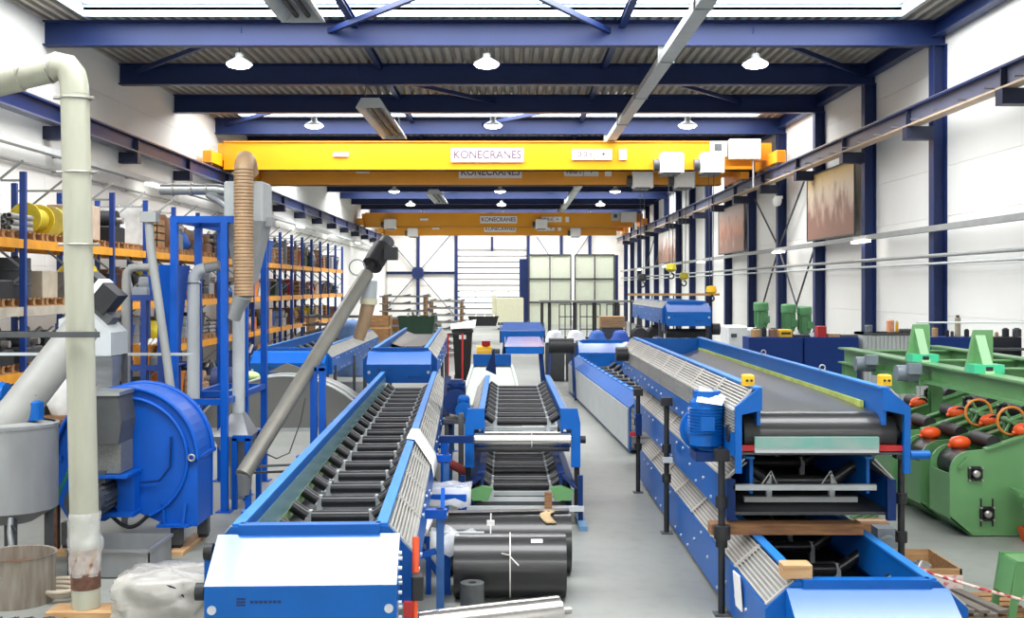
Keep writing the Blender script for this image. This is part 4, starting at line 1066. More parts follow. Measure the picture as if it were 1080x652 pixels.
# inlet box of bare steel
ib = MB().prism([(fx(100), fz(436)), (fx(103), fz(412)), (fx(141), fz(414)), (fx(144), fz(440)), (fx(141), fz(462)), (fx(100), fz(462))][::-1], 'y', -.5, -.03).build('inlet_box', GREYD, t)
MB().box(fx(95), fx(143), -.52, -.04, fz(413), fz(409)).build('inlet_lid', STAIN, ib)
lb_ = MB().box(fx(100), fx(141), -.42, -.03, fz(493), fz(462)).build('inlet_grid_box', mat('expanded_mesh_steel', (122, 124, 122), .5, metal=.4, var=.3, scale=60), t)
MB().bar((fx(101), -.54, fz(440)), (fx(114), -.54, fz(436)), .02, .03).build('white_lever', WHITE, ib)
MB().cbox((fx(112), -.44, fz(470)), .07, .04, .06).build('latch', STAIN, lb_)
MB().box(fx(98), fx(150), -.5, .0, fz(497), fz(494)).build('motor_shelf', FRB, t)
mo = MB().tube((fx(112), -.62, fz(518)), (fx(112), -.1, fz(518)), .19, n=24).tube((fx(112), -.7, fz(518)), (fx(112), -.62, fz(518)), .2, n=24).build('motor', MOTOR, t)
ff = MB()
for i in range(20):
    a = 2 * PI * i / 20; ff.bar((fx(112) + .2 * math.cos(a), -.58, fz(518) + .2 * math.sin(a)), (fx(112) + .2 * math.cos(a), -.12, fz(518) + .2 * math.sin(a)), .012, .03, up=(math.cos(a), 0, math.sin(a)))
ff.build('cooling_fins', MOTOR, mo)
MB().cbox((fx(116), -.36, fz(496)), .22, .2, .14).build('terminal_box', MOTOR, mo)
MB().box(fx(118), fx(150), -.3, -.02, fz(540), fz(536)).build('motor_foot', FRB, t)
for y in (502, 507, 524): MB().tube((fx(138), -.12, fz(y)), (fx(138), -.02, fz(y)), .03, n=10).build('bolt', BOLTM, t)
MB().box(fx(130), fx(148), -.2, -.02, fz(538), fz(498)).build('bearing_block', FRB, t)
cpts = [(fx(124) + i * .045, -.2 - .0 * i, fz(540) - .13 * math.sin(PI * i / 9)) for i in range(10)]
MB().pipe(cpts, .022, 8).build('cable', BLACK, t)
MB().pipe([(fx(182), -.05, fz(460)), (fx(181), -.06, fz(492)), (fx(170), -.07, fz(506)), (fx(150), -.06, fz(508))], .012, 6).build('thin_cable', BLUED, t)
# green cord beside the fan
o = MB().pipe([(px(78, 12.1), 12.05, pz(488, 12.1)), (px(66, 12.1), 12.05, pz(515, 12.1)), (px(57, 12.1), 12.05, pz(540, 12.1)), (px(55, 12.1), 12.0, pz(566, 12.1)), (px(58, 12.0), 11.95, .02)], .018, 8).build('green_hose', TEALD); tag(o, 'green hose hanging in front of the blue fan', 'hose')
# timbers under the fan
for x, lab in ((R - .2, 'timber under the right-hand feet of the blue fan'), (-R + .12, 'timber under the left-hand feet of the blue fan')):
    o = MB().bevbox(-.08, .08, -.12, .85, 0, .05, .006).build('timber', WOOD, None, (px(134, FY) + x, FY - .05, 0)); tag(o, 'pale ' + lab, 'timber')

# ---- feed hopper and tilted motor above the fan
HY = 13.9
t = thing('feed_hopper', 'grey feed hopper with a tilted black motor above the blue fan', 'hopper', (px(112, HY), HY, 0))
hx = lambda x: px(x, HY) - px(112, HY)
hz = lambda y: pz(y, HY)
MB().prism([(hx(72), hz(374)), (hx(126), hz(374)), (hx(126), hz(350)), (hx(100), hz(326)), (hx(72), hz(336))], 'y', -.3, .3).build('hopper_box', GREYL, t)
MB().add([(hx(102), -.18, hz(375)), (hx(124), -.18, hz(375)), (hx(122), -.12, hz(412)), (hx(107), -.12, hz(412)), (hx(102), .18, hz(375)), (hx(124), .18, hz(375)), (hx(122), .12, hz(412)), (hx(107), .12, hz(412))], [(0, 3, 2, 1), (1, 2, 6, 5), (4, 0, 3, 7)[::-1], (5, 6, 7, 4)]).build('drop_chute', STAIN, t)
a, b = Vector((hx(90), 0, hz(296))), Vector((hx(122), 0, hz(322)))
MB().bar(a, b, .36, .30).build('motor_body', BLACK, t); MB().bar(a + (b - a) * .35 + V(0, 0, .005), a + (b - a) * .5 + V(0, 0, .005), .375, .315).build('white_band', PAPER, t)
MB().bar(a + V(-.02, 0, -.2), b + V(-.02, 0, -.2), .3, .12).build('gearbox', GREYD, t)
for x in (76, 124):
    MB().bar((hx(x), .25, 0), (hx(x), .25, hz(374)), .06, .06).build('leg', GREYD, t)

# ---- blue tower frame with hopper, hose and screw conveyor
BY = 15.0
t = thing('tower_frame', 'tall blue square-tube frame carrying the grey filter hopper', 'frame', (px(210, BY), BY, 0))
xs0, xs1 = px(184, BY) - px(210, BY), px(237, BY) - px(210, BY)
ztop = pz(228, BY)
ys = (0, 1.15, 2.4)
for y in ys:
    for x in (xs0, xs1): MB().bar((x, y, 0), (x, y, ztop), .09, .09).build('post', FRB, t)
    MB().bar((xs0, y, ztop - .045), (xs1 + (.3 if y == 0 else 0), y, ztop - .045), .085, .09).build('cross_beam', FRB, t)
    MB().bar((xs0, y, pz(424, BY)), (xs1, y, pz(424, BY)), .07, .08).build('cross_beam', FRB, t)
for x in (xs0, xs1):
    for z in (ztop - .045, pz(424, BY)): MB().bar((x, 0, z), (x, 2.4, z), .07, .08).build('side_beam', FRB, t)
for y in ys:
    for x in (xs0, xs1): MB().cbox((x, y, .008), .2, .2, .016).build('foot_plate', FRB, t)
# blue funnel hanging inside
fxx = lambda x: px(x, BY + .6) - px(210, BY)
fnl = MB()
for (x0, x1, yA, z), (X0, X1, yB, Zz) in (((fxx(166), fxx(193), .35, pz(279, BY)), (fxx(172), fxx(190), .25, pz(318, BY))), ((fxx(172), fxx(190), .25, pz(318, BY)), (fxx(178), fxx(184), .08, pz(405, BY)))):
    A = [(x0, .6 - yA, z), (x1, .6 - yA, z), (x1, .6 + yA, z), (x0, .6 + yA, z)]; B_ = [(X0, .6 - yB, Zz), (X1, .6 - yB, Zz), (X1, .6 + yB, Zz), (X0, .6 + yB, Zz)]
    fnl.add(A + B_, [(i, 4 + i, 4 + (i + 1) % 4, (i + 1) % 4) for i in range(4)])
fnl.build('blue_funnel', FRB, t)
# side stand with lower posts (left of tower)
t = thing('blue_stand', 'lower blue stand left of the tall frame holding small parts', 'stand', (px(150, 16), 16, 0))
sx = lambda x: px(x, 16) - px(150, 16)
for x in (136, 152, 170):
    for y in (0, .8): MB().bar((sx(x), y, 0), (sx(x), y, pz(314, 16)), .08, .08).build('post', RACKB, t)
for z in (pz(314, 16), pz(388, 16)):
    for y in (0, .8): MB().bar((sx(134), y, z), (sx(180), y, z), .07, .08).build('cross_beam', RACKB, t)
    MB().box(sx(134), sx(180), 0, .8, z, z + .02).build('shelf', RACKB, t)
# standpipes
t = thing('stand_pipe', 'grey upright pipe with an elbow left of the tall blue frame', 'pipe', (px(133, 14.6), 14.6, 0))
q = lambda x, y, Y=14.6: (px(x, Y) - px(133, 14.6), Y - 14.6, pz(y, Y))
MB().pipe([q(133, 480), q(133, 296), q(134, 288), q(138, 283), q(145, 282)], .055, 14).build('pipe', PIPEG, t); MB().pipe([q(145, 282), q(166, 282)], .05, 14).build('pipe_arm', PIPEG, t)
MB().bar(q(133, 480), (0, 0, 0), .06, .06).build('leg', GREYD, t)
t = thing('stand_pipe', 'pale upright pipe with an elbow inside the tall blue frame', 'pipe', (px(204, 15.6), 15.6, 0))
q = lambda x, y, Y=15.6: (px(x, Y) - px(204, 15.6), Y - 15.6, pz(y, Y))
MB().pipe([(0, 0, 0), q(204, 300), q(205, 292), q(210, 285), q(217, 283)], .085, 18).build('pipe', GREYL, t); MB().pipe([q(217, 283), q(232, 280)], .07, 16).build('pipe_arm', PIPEG, t)
MB().torus(q(204, 298), .092, .012, 'z', 18, 6).build('clamp', SHAFT, t)
t = thing('bent_strut', 'dark grey bent tube leaning beside the blue funnel', 'pipe', (px(158, 14.2), 14.2, 0))
q = lambda x, y, Y=14.2: (px(x, Y) - px(158, 14.2), Y - 14.2, pz(y, Y))
MB().pipe([q(157, 232), q(159, 262), q(176, 380), q(180, 412)], .055, 12).build('tube', GREY, t); MB().cbox(q(158, 229), .2, .16, .13).build('head_box', GREY, t)
MB().bar(q(180, 412), (px(181, 14.3) - px(158, 14.2), .1, 0), .06, .06).build('leg', GREYD, t)
# filter hopper
HY = 15.2
t = thing('filter_hopper', 'grey filter hopper on top of the tall blue frame', 'hopper', (px(256, HY), HY, 0))
q = lambda x: px(x, HY) - px(256, HY)
zA, zB, zC = pz(191, HY), pz(233, HY), pz(300, HY)
MB().bevbox(q(236), q(277), -.0, .6, zB, zA, .02).build('hopper_box', GREYL, t)
def frust(m_, x0, x1, y0, y1, z, X0, X1, Y0_, Y1_, Z):
    A = [(x0, y0, z), (x1, y0, z), (x1, y1, z), (x0, y1, z)]; B_ = [(X0, Y0_, Z), (X1, Y0_, Z), (X1, Y1_, Z), (X0, Y1_, Z)]
    return m_.add(A + B_, [(i, 4 + i, 4 + (i + 1) % 4, (i + 1) % 4) for i in range(4)])
frust(MB(), q(236), q(277), 0, .6, zB, q(246), q(264), .18, .42, zC).build('hopper_cone', GREY, t)
MB().box(q(276), q(284), .2, .4, zB - .06, zB + .06).build('side_bracket', GREY, t)
zD = pz(438, HY)
MB().pipe([(q(243), .3, zC), (q(246), .3, zC - .1), (q(246), .3, zD)], .085, 16).build('drop_pipe', GREYL, t)
frust(MB(), q(240), q(252), .2, .4, zD, q(224), q(262), .0, .6, pz(461, HY)).build('lower_funnel', TANKM, t)
frust(MB(), q(224), q(262), .0, .6, pz(461, HY), q(238), q(252), .2, .4, pz(495, HY)).build('lower_cone', TANKM, t)
MB().box(q(238), q(252), .2, .4, pz(530, HY), pz(495, HY)).build('outlet_box', TANKM, t)
for x in (248, 262):
    for y in (-.02, .62): MB().bar((q(x), y, 0), (q(x), y, pz(462, HY)), .07, .07).build('stand_leg', FRB, t)
for y in (-.02, .62): MB().bar((q(246), y, pz(462, HY)), (q(266), y, pz(462, HY)), .07, .07).build('stand_beam', FRB, t)
MB().pipe([(q(236), .3, pz(200, HY)), (q(222), .3, pz(198, HY)), (q(162), .3, pz(198, HY))], .075, 16).build('inlet_pipe', STAIN, t)
for x in (176, 196, 212): MB().torus((q(x), .3, pz(198, HY)), .08, .014, 'x', 18, 6).build('coupling', SHAFT, t)
MB().pipe([(q(214), .3, pz(203, HY)), (q(228), .2, pz(210, HY)), (q(238), .15, pz(218, HY))], .06, 14).build('branch_pipe', STAIN, t)
# flexible hose in front of the hopper
Hx = 14.85
t = thing('flexible_hose', 'tan ribbed flexible hose hanging in front of the grey hopper', 'hose', (px(257, Hx), Hx, pz(312, Hx)))
z1 = pz(180, Hx) - pz(312, Hx)
pts = [(0.005, 0, 0), (0, 0, z1 * .5), (0, 0, z1), (0, .02, z1 + .08), (0, .1, z1 + .15), (0, .2, z1 + .12), (0, .32, z1 + .0)]
MB().pipe(pts, .125, 20).build('hose_body', HOSE, t)
rb = MB()
for k in range(38): rb.torus((.0, 0, .03 + k * z1 / 37.5), .126, .007, 'z', 20, 5)
rb.build('hose_ribs', HOSER, t)
MB().pipe([(0.005, 0, .02), (-.12, .1, -.2), (-.16, .14, -.3)], [.12, .09, .085], 16).build('outlet_elbow', GREY, t)
# screw conveyor
S0 = Vector((px(262, 14.7), 14.7, pz(492, 14.7))); S1 = Vector((px(387, 17.3), 17.3, pz(289, 17.3)))
t = thing('screw_conveyor', 'long dark grey screw conveyor tube slanting up to a black motor', 'screw conveyor', (S0.x, S0.y, 0))
O = Vector((S0.x, S0.y, 0)); dv = (S1 - S0).normalized()
MB().tube(S0 - O - dv * .15, S1 - O, .105, n=24).build('tube', mat('worn_grey_tube', (140, 137, 128), .42, metal=.3, var=.15, scale=3), t)
MB().bar(S0 - O + V(.02, -.1, .02) + dv * .4, S1 - O + V(.02, -.1, .02) - dv * .2, .03, .012, up=(0, -1, 0)).build('seam_strip', GREYD, t)
e = S1 - O
MB().tube(e, e + dv * .22, .07, n=14).build('neck', BLACK, t); MB().tube(e + dv * .2, e + dv * .62, .16, n=18).build('motor', BLACK, t); MB().tube(e + dv * .62, e + dv * .8, .12, n=18).build('motor_cap', GREYD, t)
MB().cbox(e + dv * .45 + V(.2, -.05, .02), .2, .2, .2).build('terminal_box', BLACK, t); MB().torus(e + V(-.15, 0, .1), .12, .012, 'y', 20, 6).build('cable_loop', GREY, t)
MB().tube(S0 - O - dv * .1, S0 - O + V(-.05, 0, -.35), .1, .08).build('intake', TANKM, t)
MB().bar(S0 - O + V(0, 0, -.3), V(0, 0, 0), .07, .07).build('foot', FRB, t)
for x in (331, 340):
    ps_ = px(x, 15.9) - O.x; MB().bar((ps_, 15.9 - O.y, 0), (ps_, 15.9 - O.y, pz(388, 15.9)), .09, .09).build('support_post', FRB, t)
MB().bar((px(328, 15.9) - O.x, 15.9 - O.y, pz(389, 15.9)), (px(343, 15.9) - O.x, 15.9 - O.y, pz(389, 15.9)), .09, .06).build('support_saddle', FRB, t)
for a_, z in ((.0, pz(491, 14.8)), (.08, pz(500, 14.7))): MB().bar((.0, a_, z), (.75, a_ + .2, z), .025, .03).build('tow_bar', GREYD, t)
cp = [(px(322, 15.5) - O.x, .8, pz(420, 15.5)), (px(317, 15.5) - O.x, .8, pz(445, 15.5)), (px(305, 15.5) - O.x, .8, pz(478, 15.5)), (px(290, 15.3) - O.x, .7, pz(485, 15.3)), (px(275, 15.2) - O.x, .5, pz(475, 15.3))]
MB().pipe(cp, .01, 6).build('cable', GREYD, t)
q = lambda x, y, Y=17.4: (px(x, Y) - O.x, Y - O.y, pz(y, Y))
dh_ = MB().pipe([q(389, 318), q(384, 340), q(378, 358)], [.11, .1, .09], 16).build('discharge_hose', HOSE, t)
MB().pipe([q(390, 296), q(389, 318)], .12, 16).build('hose_collar', GREYL, dh_)
MB().pipe([q(389, 315), q(388.6, 321)], .135, 16).build('cuff', mat('cream_cuff', (214, 206, 176), .6), dh_)

# ---- big grey arched casing
AY = 23.4
t = thing('arched_casing', 'large pale grey arched steel casing on the floor behind the screw conveyor', 'casing', (px(300, AY), AY, 0))
ua = F / AY
w2, h2 = 1.95, 1.14
Rr = (w2 * w2 + h2 * h2) / (2 * h2)
th = math.asin(w2 / Rr)
def archpts(k=1.0, n=28): return [(Rr * k * math.sin(-th + 2 * th * i / n), h2 - Rr + Rr * k * math.cos(-th + 2 * th * i / n)) for i in range(n + 1)]
ap = archpts()
CASE = mat('pale_grey_casing', (128, 128, 124), .45, var=.05, scale=1.0, metal=.1)
MB().prism(ap, 'y', 0, .02).build('front_plate', CASE, t)
bb = MB(); bb.grid([[(x, 0, z) for x, z in ap], [(x, 1.1, z) for x, z in ap]], True); bb.build('arched_sheet', CASE, t)
MB().prism(ap, 'y', 1.1, 1.12).build('back_plate', CASE, t)
MB().pipe([(x, -.02, z) for x, z in archpts(1.0)], .025, 6).build('front_rim', GREYL, t); MB().pipe([(x, .4, z + .015) for x, z in archpts(1.0)], .02, 6).build('middle_rim', GREYL, t)
MB().box(-w2, w2, -.06, .0, .0, .06).build('base_angle', GREYL, t)
MB().prism([(-.5, h2 + .02), (.6, h2 - .03), (-.1, h2 + .22)], 'y', .7, .74).build('lifting_plate', CASE, t)
o = MB().sphere((0, 0, .1), .3, .25, .1).build('green_bag', mat('lime_bag', (196, 232, 140), .6, var=.2, scale=5), None, (px(259, 23.9), 23.95, 1.0)); tag(o, 'lime green bag lying on the arched grey casing', 'bag')

# ================================================================== PALLET RACK ALONG THE LEFT WALL
random.seed(21)
RXF, RXB, RY0, RBAY, NB = -8.5, -9.62, 17.5, 2.2, 18
LV = [1.5, 2.64, 3.82]
rack = thing('pallet_rack', 'long blue and orange pallet rack along the left wall', 'rack', (RXF, RY0, 0))
up = MB().box(-.05, .05, -.045, .045, .01, 5.0).mesh('upright', RACKB)
fp_ = MB().box(-.08, .08, -.08, .08, 0, .012).mesh('foot_plate', RACKB)
rd = RXB - RXF
fb = MB()
for z in (.3, 1.3, 2.3, 3.3, 4.3): fb.bar((0, 0, z), (rd, 0, z + .9), .03, .04)
dgm = [MB().bar((0 if k % 2 else rd, 0, .3 + k), (rd if k % 2 else 0, 0, 1.2 + k), .025, .04).mesh('frame_brace', GREY) for k in range(5)]
hzm = MB().bar((0, 0, 4.85), (rd, 0, 4.85), .025, .04).mesh('frame_strut', GREY)
bo = MB().box(-.03, .03, .05, RBAY - .05, -.16, 0).mesh('rack_beam', RACKO)
bw = MB().box(-.03, .03, .05, RBAY - .05, -.16, 0).mesh('rack_beam', RACKW)
sh = MB().box(rd + .05, -.05, .06, RBAY - .06, 0, .02).mesh('shelf_board', PALW)
for k in range(NB + 1):
    y = k * RBAY
    for x in (0, rd):
        place(up, 'upright', rack, (x, y, 0)); place(fp_, 'foot_plate', rack, (x, y, 0))
    for d_ in dgm: place(d_, 'frame_brace', rack, (0, y, 0))
    place(hzm, 'frame_strut', rack, (0, y, 0))
    if k < NB:
        for i, z in enumerate(LV):
            m_ = bw if (i == 1 and k < 2) else bo
            place(m_, 'rack_beam', rack, (.0, y, z)); place(bo, 'rack_beam', rack, (rd, y, z)); place(sh, 'shelf_board', rack, (0, y, z))
# ---- things stored on it
def pal(*cs): return [mat('stored_%d_%d_%d' % c, c, .6, var=.15, scale=5) for c in cs]
DARKS = [('black', (34, 34, 36)), ('dark grey', (66, 68, 70)), ('navy', (34, 44, 78)), ('dark green', (44, 66, 50)), ('charcoal', (48, 46, 48))]
MIDS = [('grey', (128, 128, 126)), ('brown', (124, 88, 62)), ('tan', (186, 150, 112)), ('steel', (150, 154, 158)), ('beige', (196, 184, 164))]
BRTS = [('white', (226, 226, 222)), ('yellow', (226, 204, 40)), ('red', (176, 44, 40)), ('blue', (34, 90, 176)), ('orange', (228, 130, 40)), ('pink', (206, 140, 130))]
def cm(c): return mat('stored_%d_%d_%d' % c[1], c[1], .6, var=.15, scale=5)
LEVN = ['floor', 'lower', 'middle', 'top']
used = {}
def uniq(s):
    used[s] = used.get(s, 0) + 1
    return s
def it_box(t, c, w_, d_, h):
    MB().bevbox(-w_/2, w_/2, -d_/2, d_/2, 0, h, .012).build('carton', cm(c), t); MB().box(-w_/2 - .002, w_/2 + .002, -.03, .03, h * .75, h + .003).build('tape', CARDL, t)
def it_crate(t, c, w_, d_, h):
    MB().box(-w_/2 + .02, w_/2 - .02, -d_/2 + .02, d_/2 - .02, 0, h * .9).build('lining', cm(c), t)
    for k in range(4):
        z = h * (k + .1) / 4
        MB().box(w_/2 - .02, w_/2, -d_/2, d_/2, z, z + h * .19).build('slat', PALW, t)
        MB().box(-w_/2, w_/2, -d_/2, -d_/2 + .02, z, z + h * .19).build('slat', PALW, t)
def it_drum(t, c, w_, d_, h):
    r = min(w_, d_) / 2
    MB().lathe([(0, 0), (r, 0), (r, h * .3), (r * 1.03, h * .33), (r, h * .36), (r, h * .66), (r * 1.03, h * .69), (r, h * .72), (r, h), (r * .9, h), (r * .9, h * .97), (0, h * .97)], n=18).build('drum_shell', cm(c), t)
    MB().tube((r * .4, 0, h * .97), (r * .4, 0, h + .03), .05, n=10).build('bung', BLACK, t)
def it_motor(t, c, w_, d_, h):
    r = h * .42
    MB().tube((0, -d_/2, r + .05), (0, d_/2, r + .05), r, n=16).build('motor_body', cm(c), t)
    for k in range(5): MB().torus((0, -d_/2 + d_ * (k + .5) / 5, r + .05), r, .02, 'y', 16, 5).build('fin', cm(c), t)
    MB().box(-r, r, -d_/2.5, d_/2.5, 0, .08).build('foot', GREYD, t)
    MB().box(-.1, .1, -.12, .12, 2 * r, 2 * r + .13).build('terminal_box', cm(c), t)
def it_coil(t, c, w_, d_, h):
    R_ = min(w_, d_) / 2 * .75
    n_ = max(2, int(h / .14))
    for k in range(n_): MB().torus((0, 0, .07 + k * .13), R_ + .03 * math.sin(k * 2), .07, 'z', 20, 8).build('coil_turn', cm(c), t)
def it_bin(t, c, w_, d_, h):
    A = [(-w_*.42, -d_*.42, 0), (w_*.42, -d_*.42, 0), (w_*.42, d_*.42, 0), (-w_*.42, d_*.42, 0)]; B_ = [(-w_/2, -d_/2, h), (w_/2, -d_/2, h), (w_/2, d_/2, h), (-w_/2, d_/2, h)]
    o = MB().add(A + B_, [(3, 2, 1, 0)] + [(i, (i + 1) % 4, 4 + (i + 1) % 4, 4 + i) for i in range(4)]).build('bin_shell', cm(c), t)
    MB().torus((0, 0, h), 0.01, 0.005, 'z', 4, 4)
    for s in (-1, 1): MB().box(s * w_/2 - .02, s * w_/2 + .02, -d_/2, d_/2, h - .03, h).build('rim', cm(c), t)
    for k in range(3): MB().tube((-w_*.3 + w_*.3*k, -d_*.3, h * .7), (-w_*.25 + w_*.3*k, d_*.3, h * 1.1), .05, n=8).build('part_in_bin', SHAFT, t)
def it_bag(t, c, w_, d_, h):
    rows_ = []
    for i in range(8):
        z = h * i / 7; s = math.sin(PI * (.18 + .72 * i / 7)) ** .5
        rows_.append([(w_/2 * s * math.cos(a) * (1 + .08 * math.sin(3 * a + i)), d_/2 * s * math.sin(a) * (1 + .08 * math.cos(4 * a + i)), z) for a in [2 * PI * k / 16 for k in range(17)]])
    MB().grid(rows_).build('sack', cm(c), t); MB().tube((0, 0, h * .97), (0, 0, h * 1.1), .07, .11, n=10).build('neck', cm(c), t)
def it_spool(t, c, w_, d_, h):
    r = h / 2; L = min(w_ * .8, .6)
    for s in (-1, 1): MB().tube((-.02, s * L/2 - .02, r), (-.02, s * L/2 + .02, r), r, n=22).build('flange', cm(c), t)
    MB().tube((-.02, -L/2, r), (-.02, L/2, r), r * .72, n=20).build('winding', cm(('', tuple(int(v * .85) for v in c[1]))), t)
def it_bundle(t, c, w_, d_, h):
    r = .055; n_ = max(2, int(w_ / (2 * r))); rows_n = max(1, int(h / (2 * r)))
    for j in range(min(rows_n, 4)):
        for i in range(min(n_, 6)):
            MB().hollow((-w_/2 + r + i * 2 * r, -d_/2 - .1 * ((i + j) % 2), r + j * 2 * r), (-w_/2 + r + i * 2 * r, d_/2, r + j * 2 * r), r * .97, r * .75, 10).build('pipe', cm(c), t)
def it_part(t, c, w_, d_, h):
    MB().bevbox(-w_/2, w_/2, -d_/2, d_/2, 0, h * .45, .03).build('base_casting', cm(c), t)
    MB().tube((-w_*.3, 0, h * .62), (w_*.45, 0, h * .62), h * .3, n=16).build('gear_housing', cm(c), t)
    MB().tube((w_*.45, 0, h * .62), (w_*.6, 0, h * .62), h * .1, n=10).build('shaft', SHAFT, t)
    MB().bar((-w_*.2, d_*.2, h * .4), (-w_*.4, d_*.3, h), .08, .1).build('lever', GREYD, t)
KINDS = [('cardboard_box', 'cardboard box', 'box', it_box, MIDS), ('wooden_crate', 'slatted wooden crate', 'crate', it_crate, MIDS + DARKS), ('storage_drum', 'ribbed drum', 'drum', it_drum, BRTS + MIDS),
         ('electric_motor', 'finned electric motor', 'motor', it_motor, DARKS + MIDS), ('hose_coil', 'coil of hose', 'hose', it_coil, DARKS), ('storage_bin', 'open bin of parts', 'bin', it_bin, BRTS + DARKS),
         ('filled_sack', 'filled sack', 'sack', it_bag, BRTS + MIDS), ('cable_spool', 'cable spool', 'spool', it_spool, BRTS + MIDS), ('pipe_bundle', 'bundle of pipes', 'pipes', it_bundle, MIDS), ('machine_part', 'machine part casting', 'machine part', it_part, DARKS + MIDS)]
KD = {k[0]: k for k in KINDS}
def stored(kind, c, x, y, z, w_, d_, h, label, group=None, rz=0):
    nm, ph, cat, fn, _ = KD[kind]
    t = thing(nm, label, cat, (x, y, z), rz, group)
    fn(t, c, w_, d_, h)
    return t
# pallets
pdk = MB().box(-.5, .5, -.06, .06, .10, .125).mesh('deck_board', PALW)
prn = MB()
for x in (-.42, 0, .42): prn.box(x - .07, x + .07, -.05, .05, .02, .10)
prn.box(-.5, .5, -.05, .05, 0, .02)
prm = prn.mesh('runner', PALW)
def pallet(x, y, z, label, group=None, wdt=.8):
    t = thing('wooden_pallet', label, 'pallet', (x, y, z), 0, group)
    for k in range(5): place(pdk, 'deck_board', t, (0, -wdt/2 + .06 + k * (wdt - .12) / 4, 0))
    for k in range(3): place(prm, 'runner', t, (0, -wdt/2 + .06 + k * (wdt - .12) / 2, 0))
    return t
xm = (RXF + RXB) / 2
hand = {}      # bay/level slots filled by hand: list of (kind, colour, y offset, w, d, h, words)
W, YL_, DG, BK = ('white', (228, 228, 226)), ('yellow', (232, 208, 50)), ('dark grey', (62, 64, 66)), ('black', (28, 28, 30))
hand[(0, 3)] = [('storage_drum', ('grey', (170, 172, 170)), .55, .8, .8, .62), ('storage_drum', W, 1.6, .7, .7, .85)]
hand[(1, 3)] = [('pipe_bundle', ('grey', (150, 150, 146)), .5, .7, .8, .4), ('cable_spool', YL_, 1.62, .95, .9, .6)]
hand[(2, 3)] = [('cable_spool', ('pale yellow', (236, 224, 120)), .55, .95, .9, .6), ('cardboard_box', ('tan', (196, 172, 150)), 1.4, .8, .8, .7)]
hand[(3, 3)] = [('machine_part', BK, .6, .9, .8, .75), ('storage_drum', W, 1.55, .5, .5, .5)]
hand[(0, 2)] = [('machine_part', BK, 1.1, .9, 1.8, .72)]
hand[(1, 2)] = [('storage_drum', DG, .5, .8, .8, .72), ('cardboard_box', ('beige', (190, 178, 156)), 1.55, .7, .7, .5)]
hand[(2, 2)] = [('cardboard_box', ('grey', (150, 150, 146)), .6, .7, .8, .5), ('filled_sack', YL_, 1.6, .9, .9, .72)]
hand[(0, 1)] = [('storage_drum', ('grey', (150, 150, 150)), .55, .8, .8, .7), ('machine_part', BK, 1.6, .9, .8, .6)]
hand[(1, 1)] = [('machine_part', DG, .6, .9, .9, .6), ('storage_bin', ('black', (30, 30, 30)), 1.6, .8, .8, .5)]
for k in range(NB):
    for lv in range(4):
        z = 0 if lv == 0 else LV[lv - 1] + .02
        yb = RY0 + k * RBAY
        onp = k < 7 and lv > 0
        if onp:
            for j, yy in enumerate((.62, 1.58)):
                pallet(xm, yb + yy, z, 'wooden pallet at the %s end of the %s level, %s bay of the rack' % (('near', 'far')[j], LEVN[lv], ORD[k]), 'pallets on the rack', .88)
            z += .126
        if (k, lv) in hand:
            for (kd, c, yy, w_, d_, h) in hand[(k, lv)]:
                ph = KD[kd][1]
                stored(kd, c, xm + .05, yb + yy, z, w_, d_, h, '%s %s on the %s level, %s bay of the left rack' % (c[0], ph, LEVN[lv], ORD[k]), 'goods on the left rack')
            continue
        if lv == 0 and k < 2: continue
        ns = 3 if k > 2 else 2
        seen = set()
        for j in range(ns):
            for _ in range(20):
                kd = random.choice(['cardboard_box', 'cardboard_box', 'wooden_crate', 'storage_drum', 'electric_motor', 'hose_coil', 'storage_bin', 'storage_bin', 'filled_sack', 'cable_spool', 'pipe_bundle', 'machine_part', 'machine_part', 'machine_part'])
                c = random.choice(KD[kd][4])
                if (kd, c[0]) not in seen: break
            seen.add((kd, c[0]))
            hmax = (.8 if lv in (1, 2) else 1.05)
            h = random.uniform(.45, .85) * hmax
            w_, d_ = random.uniform(.7, .98), (random.uniform(.65, .92) if ns == 2 else random.uniform(.5, .62))
            yy = (.6, 1.6)[j] if ns == 2 else (.42, 1.1, 1.78)[j]
            if kd in ('cable_spool', 'electric_motor'): d_ = min(d_, .85); h = min(h, .62)
            stored(kd, c, xm + random.uniform(-.02, .04), yb + yy, z, w_, d_, h, '%s %s on the %s level, %s bay of the left rack' % (c[0], KD[kd][1], LEVN[lv], ORD[k]), 'goods on the left rack')

# ================================================================== LEFT MIDDLE DISTANCE
def gstack(name, label, x, Y, wid, dep, n, h0, dz, m_, cat='stacked frames'):
    """stack of steel roller frames with spacer blocks"""
    t = thing(name, label, cat, (px(x, Y), Y, 0))
    for i in range(n):
        z = h0 + i * dz
        for s in (0, dep): MB().box(-wid/2, wid/2, s - .05, s + .05, z, z + .06).build('frame_bar', m_, t)
        for k in (-.4, 0, .4): MB().bar((k * wid, 0, z + .06), (k * wid + .12, dep, z + .10), .08, .05).build('wing_bar', GREYD, t)
        if i: 
            for s in (-.42, .42): MB().box(s * wid - .05, s * wid + .05, 0, dep, z - dz + .06, z).build('spacer', PALW, t)
    for s in (-.42, .42): MB().box(s * wid - .05, s * wid + .05, 0, dep, 0, h0).build('spacer', PALW, t)
    return t
gstack('idler_frame_stack', 'tall stack of grey roller frames in front of the far left posts', 426, 46, 2.0, 1.4, 9, .15, .3, GREY)
gstack('idler_frame_stack', 'stack of grey roller frames right of the taller stack', 470, 49, 1.6, 1.4, 8, .15, .31, GREYL)
gstack('idler_frame_stack', 'dark stack of roller frames beside the pallet rack end', 352, 40, 2.2, 1.3, 7, .2, .28, GREYD)
stored('wooden_crate', ('tan', (200, 160, 110)), px(398, 42), 42, 0, 1.0, 1.0, 2.0, 'tall tan wooden crate behind the blue-hooded conveyors', 'crates in the middle distance')
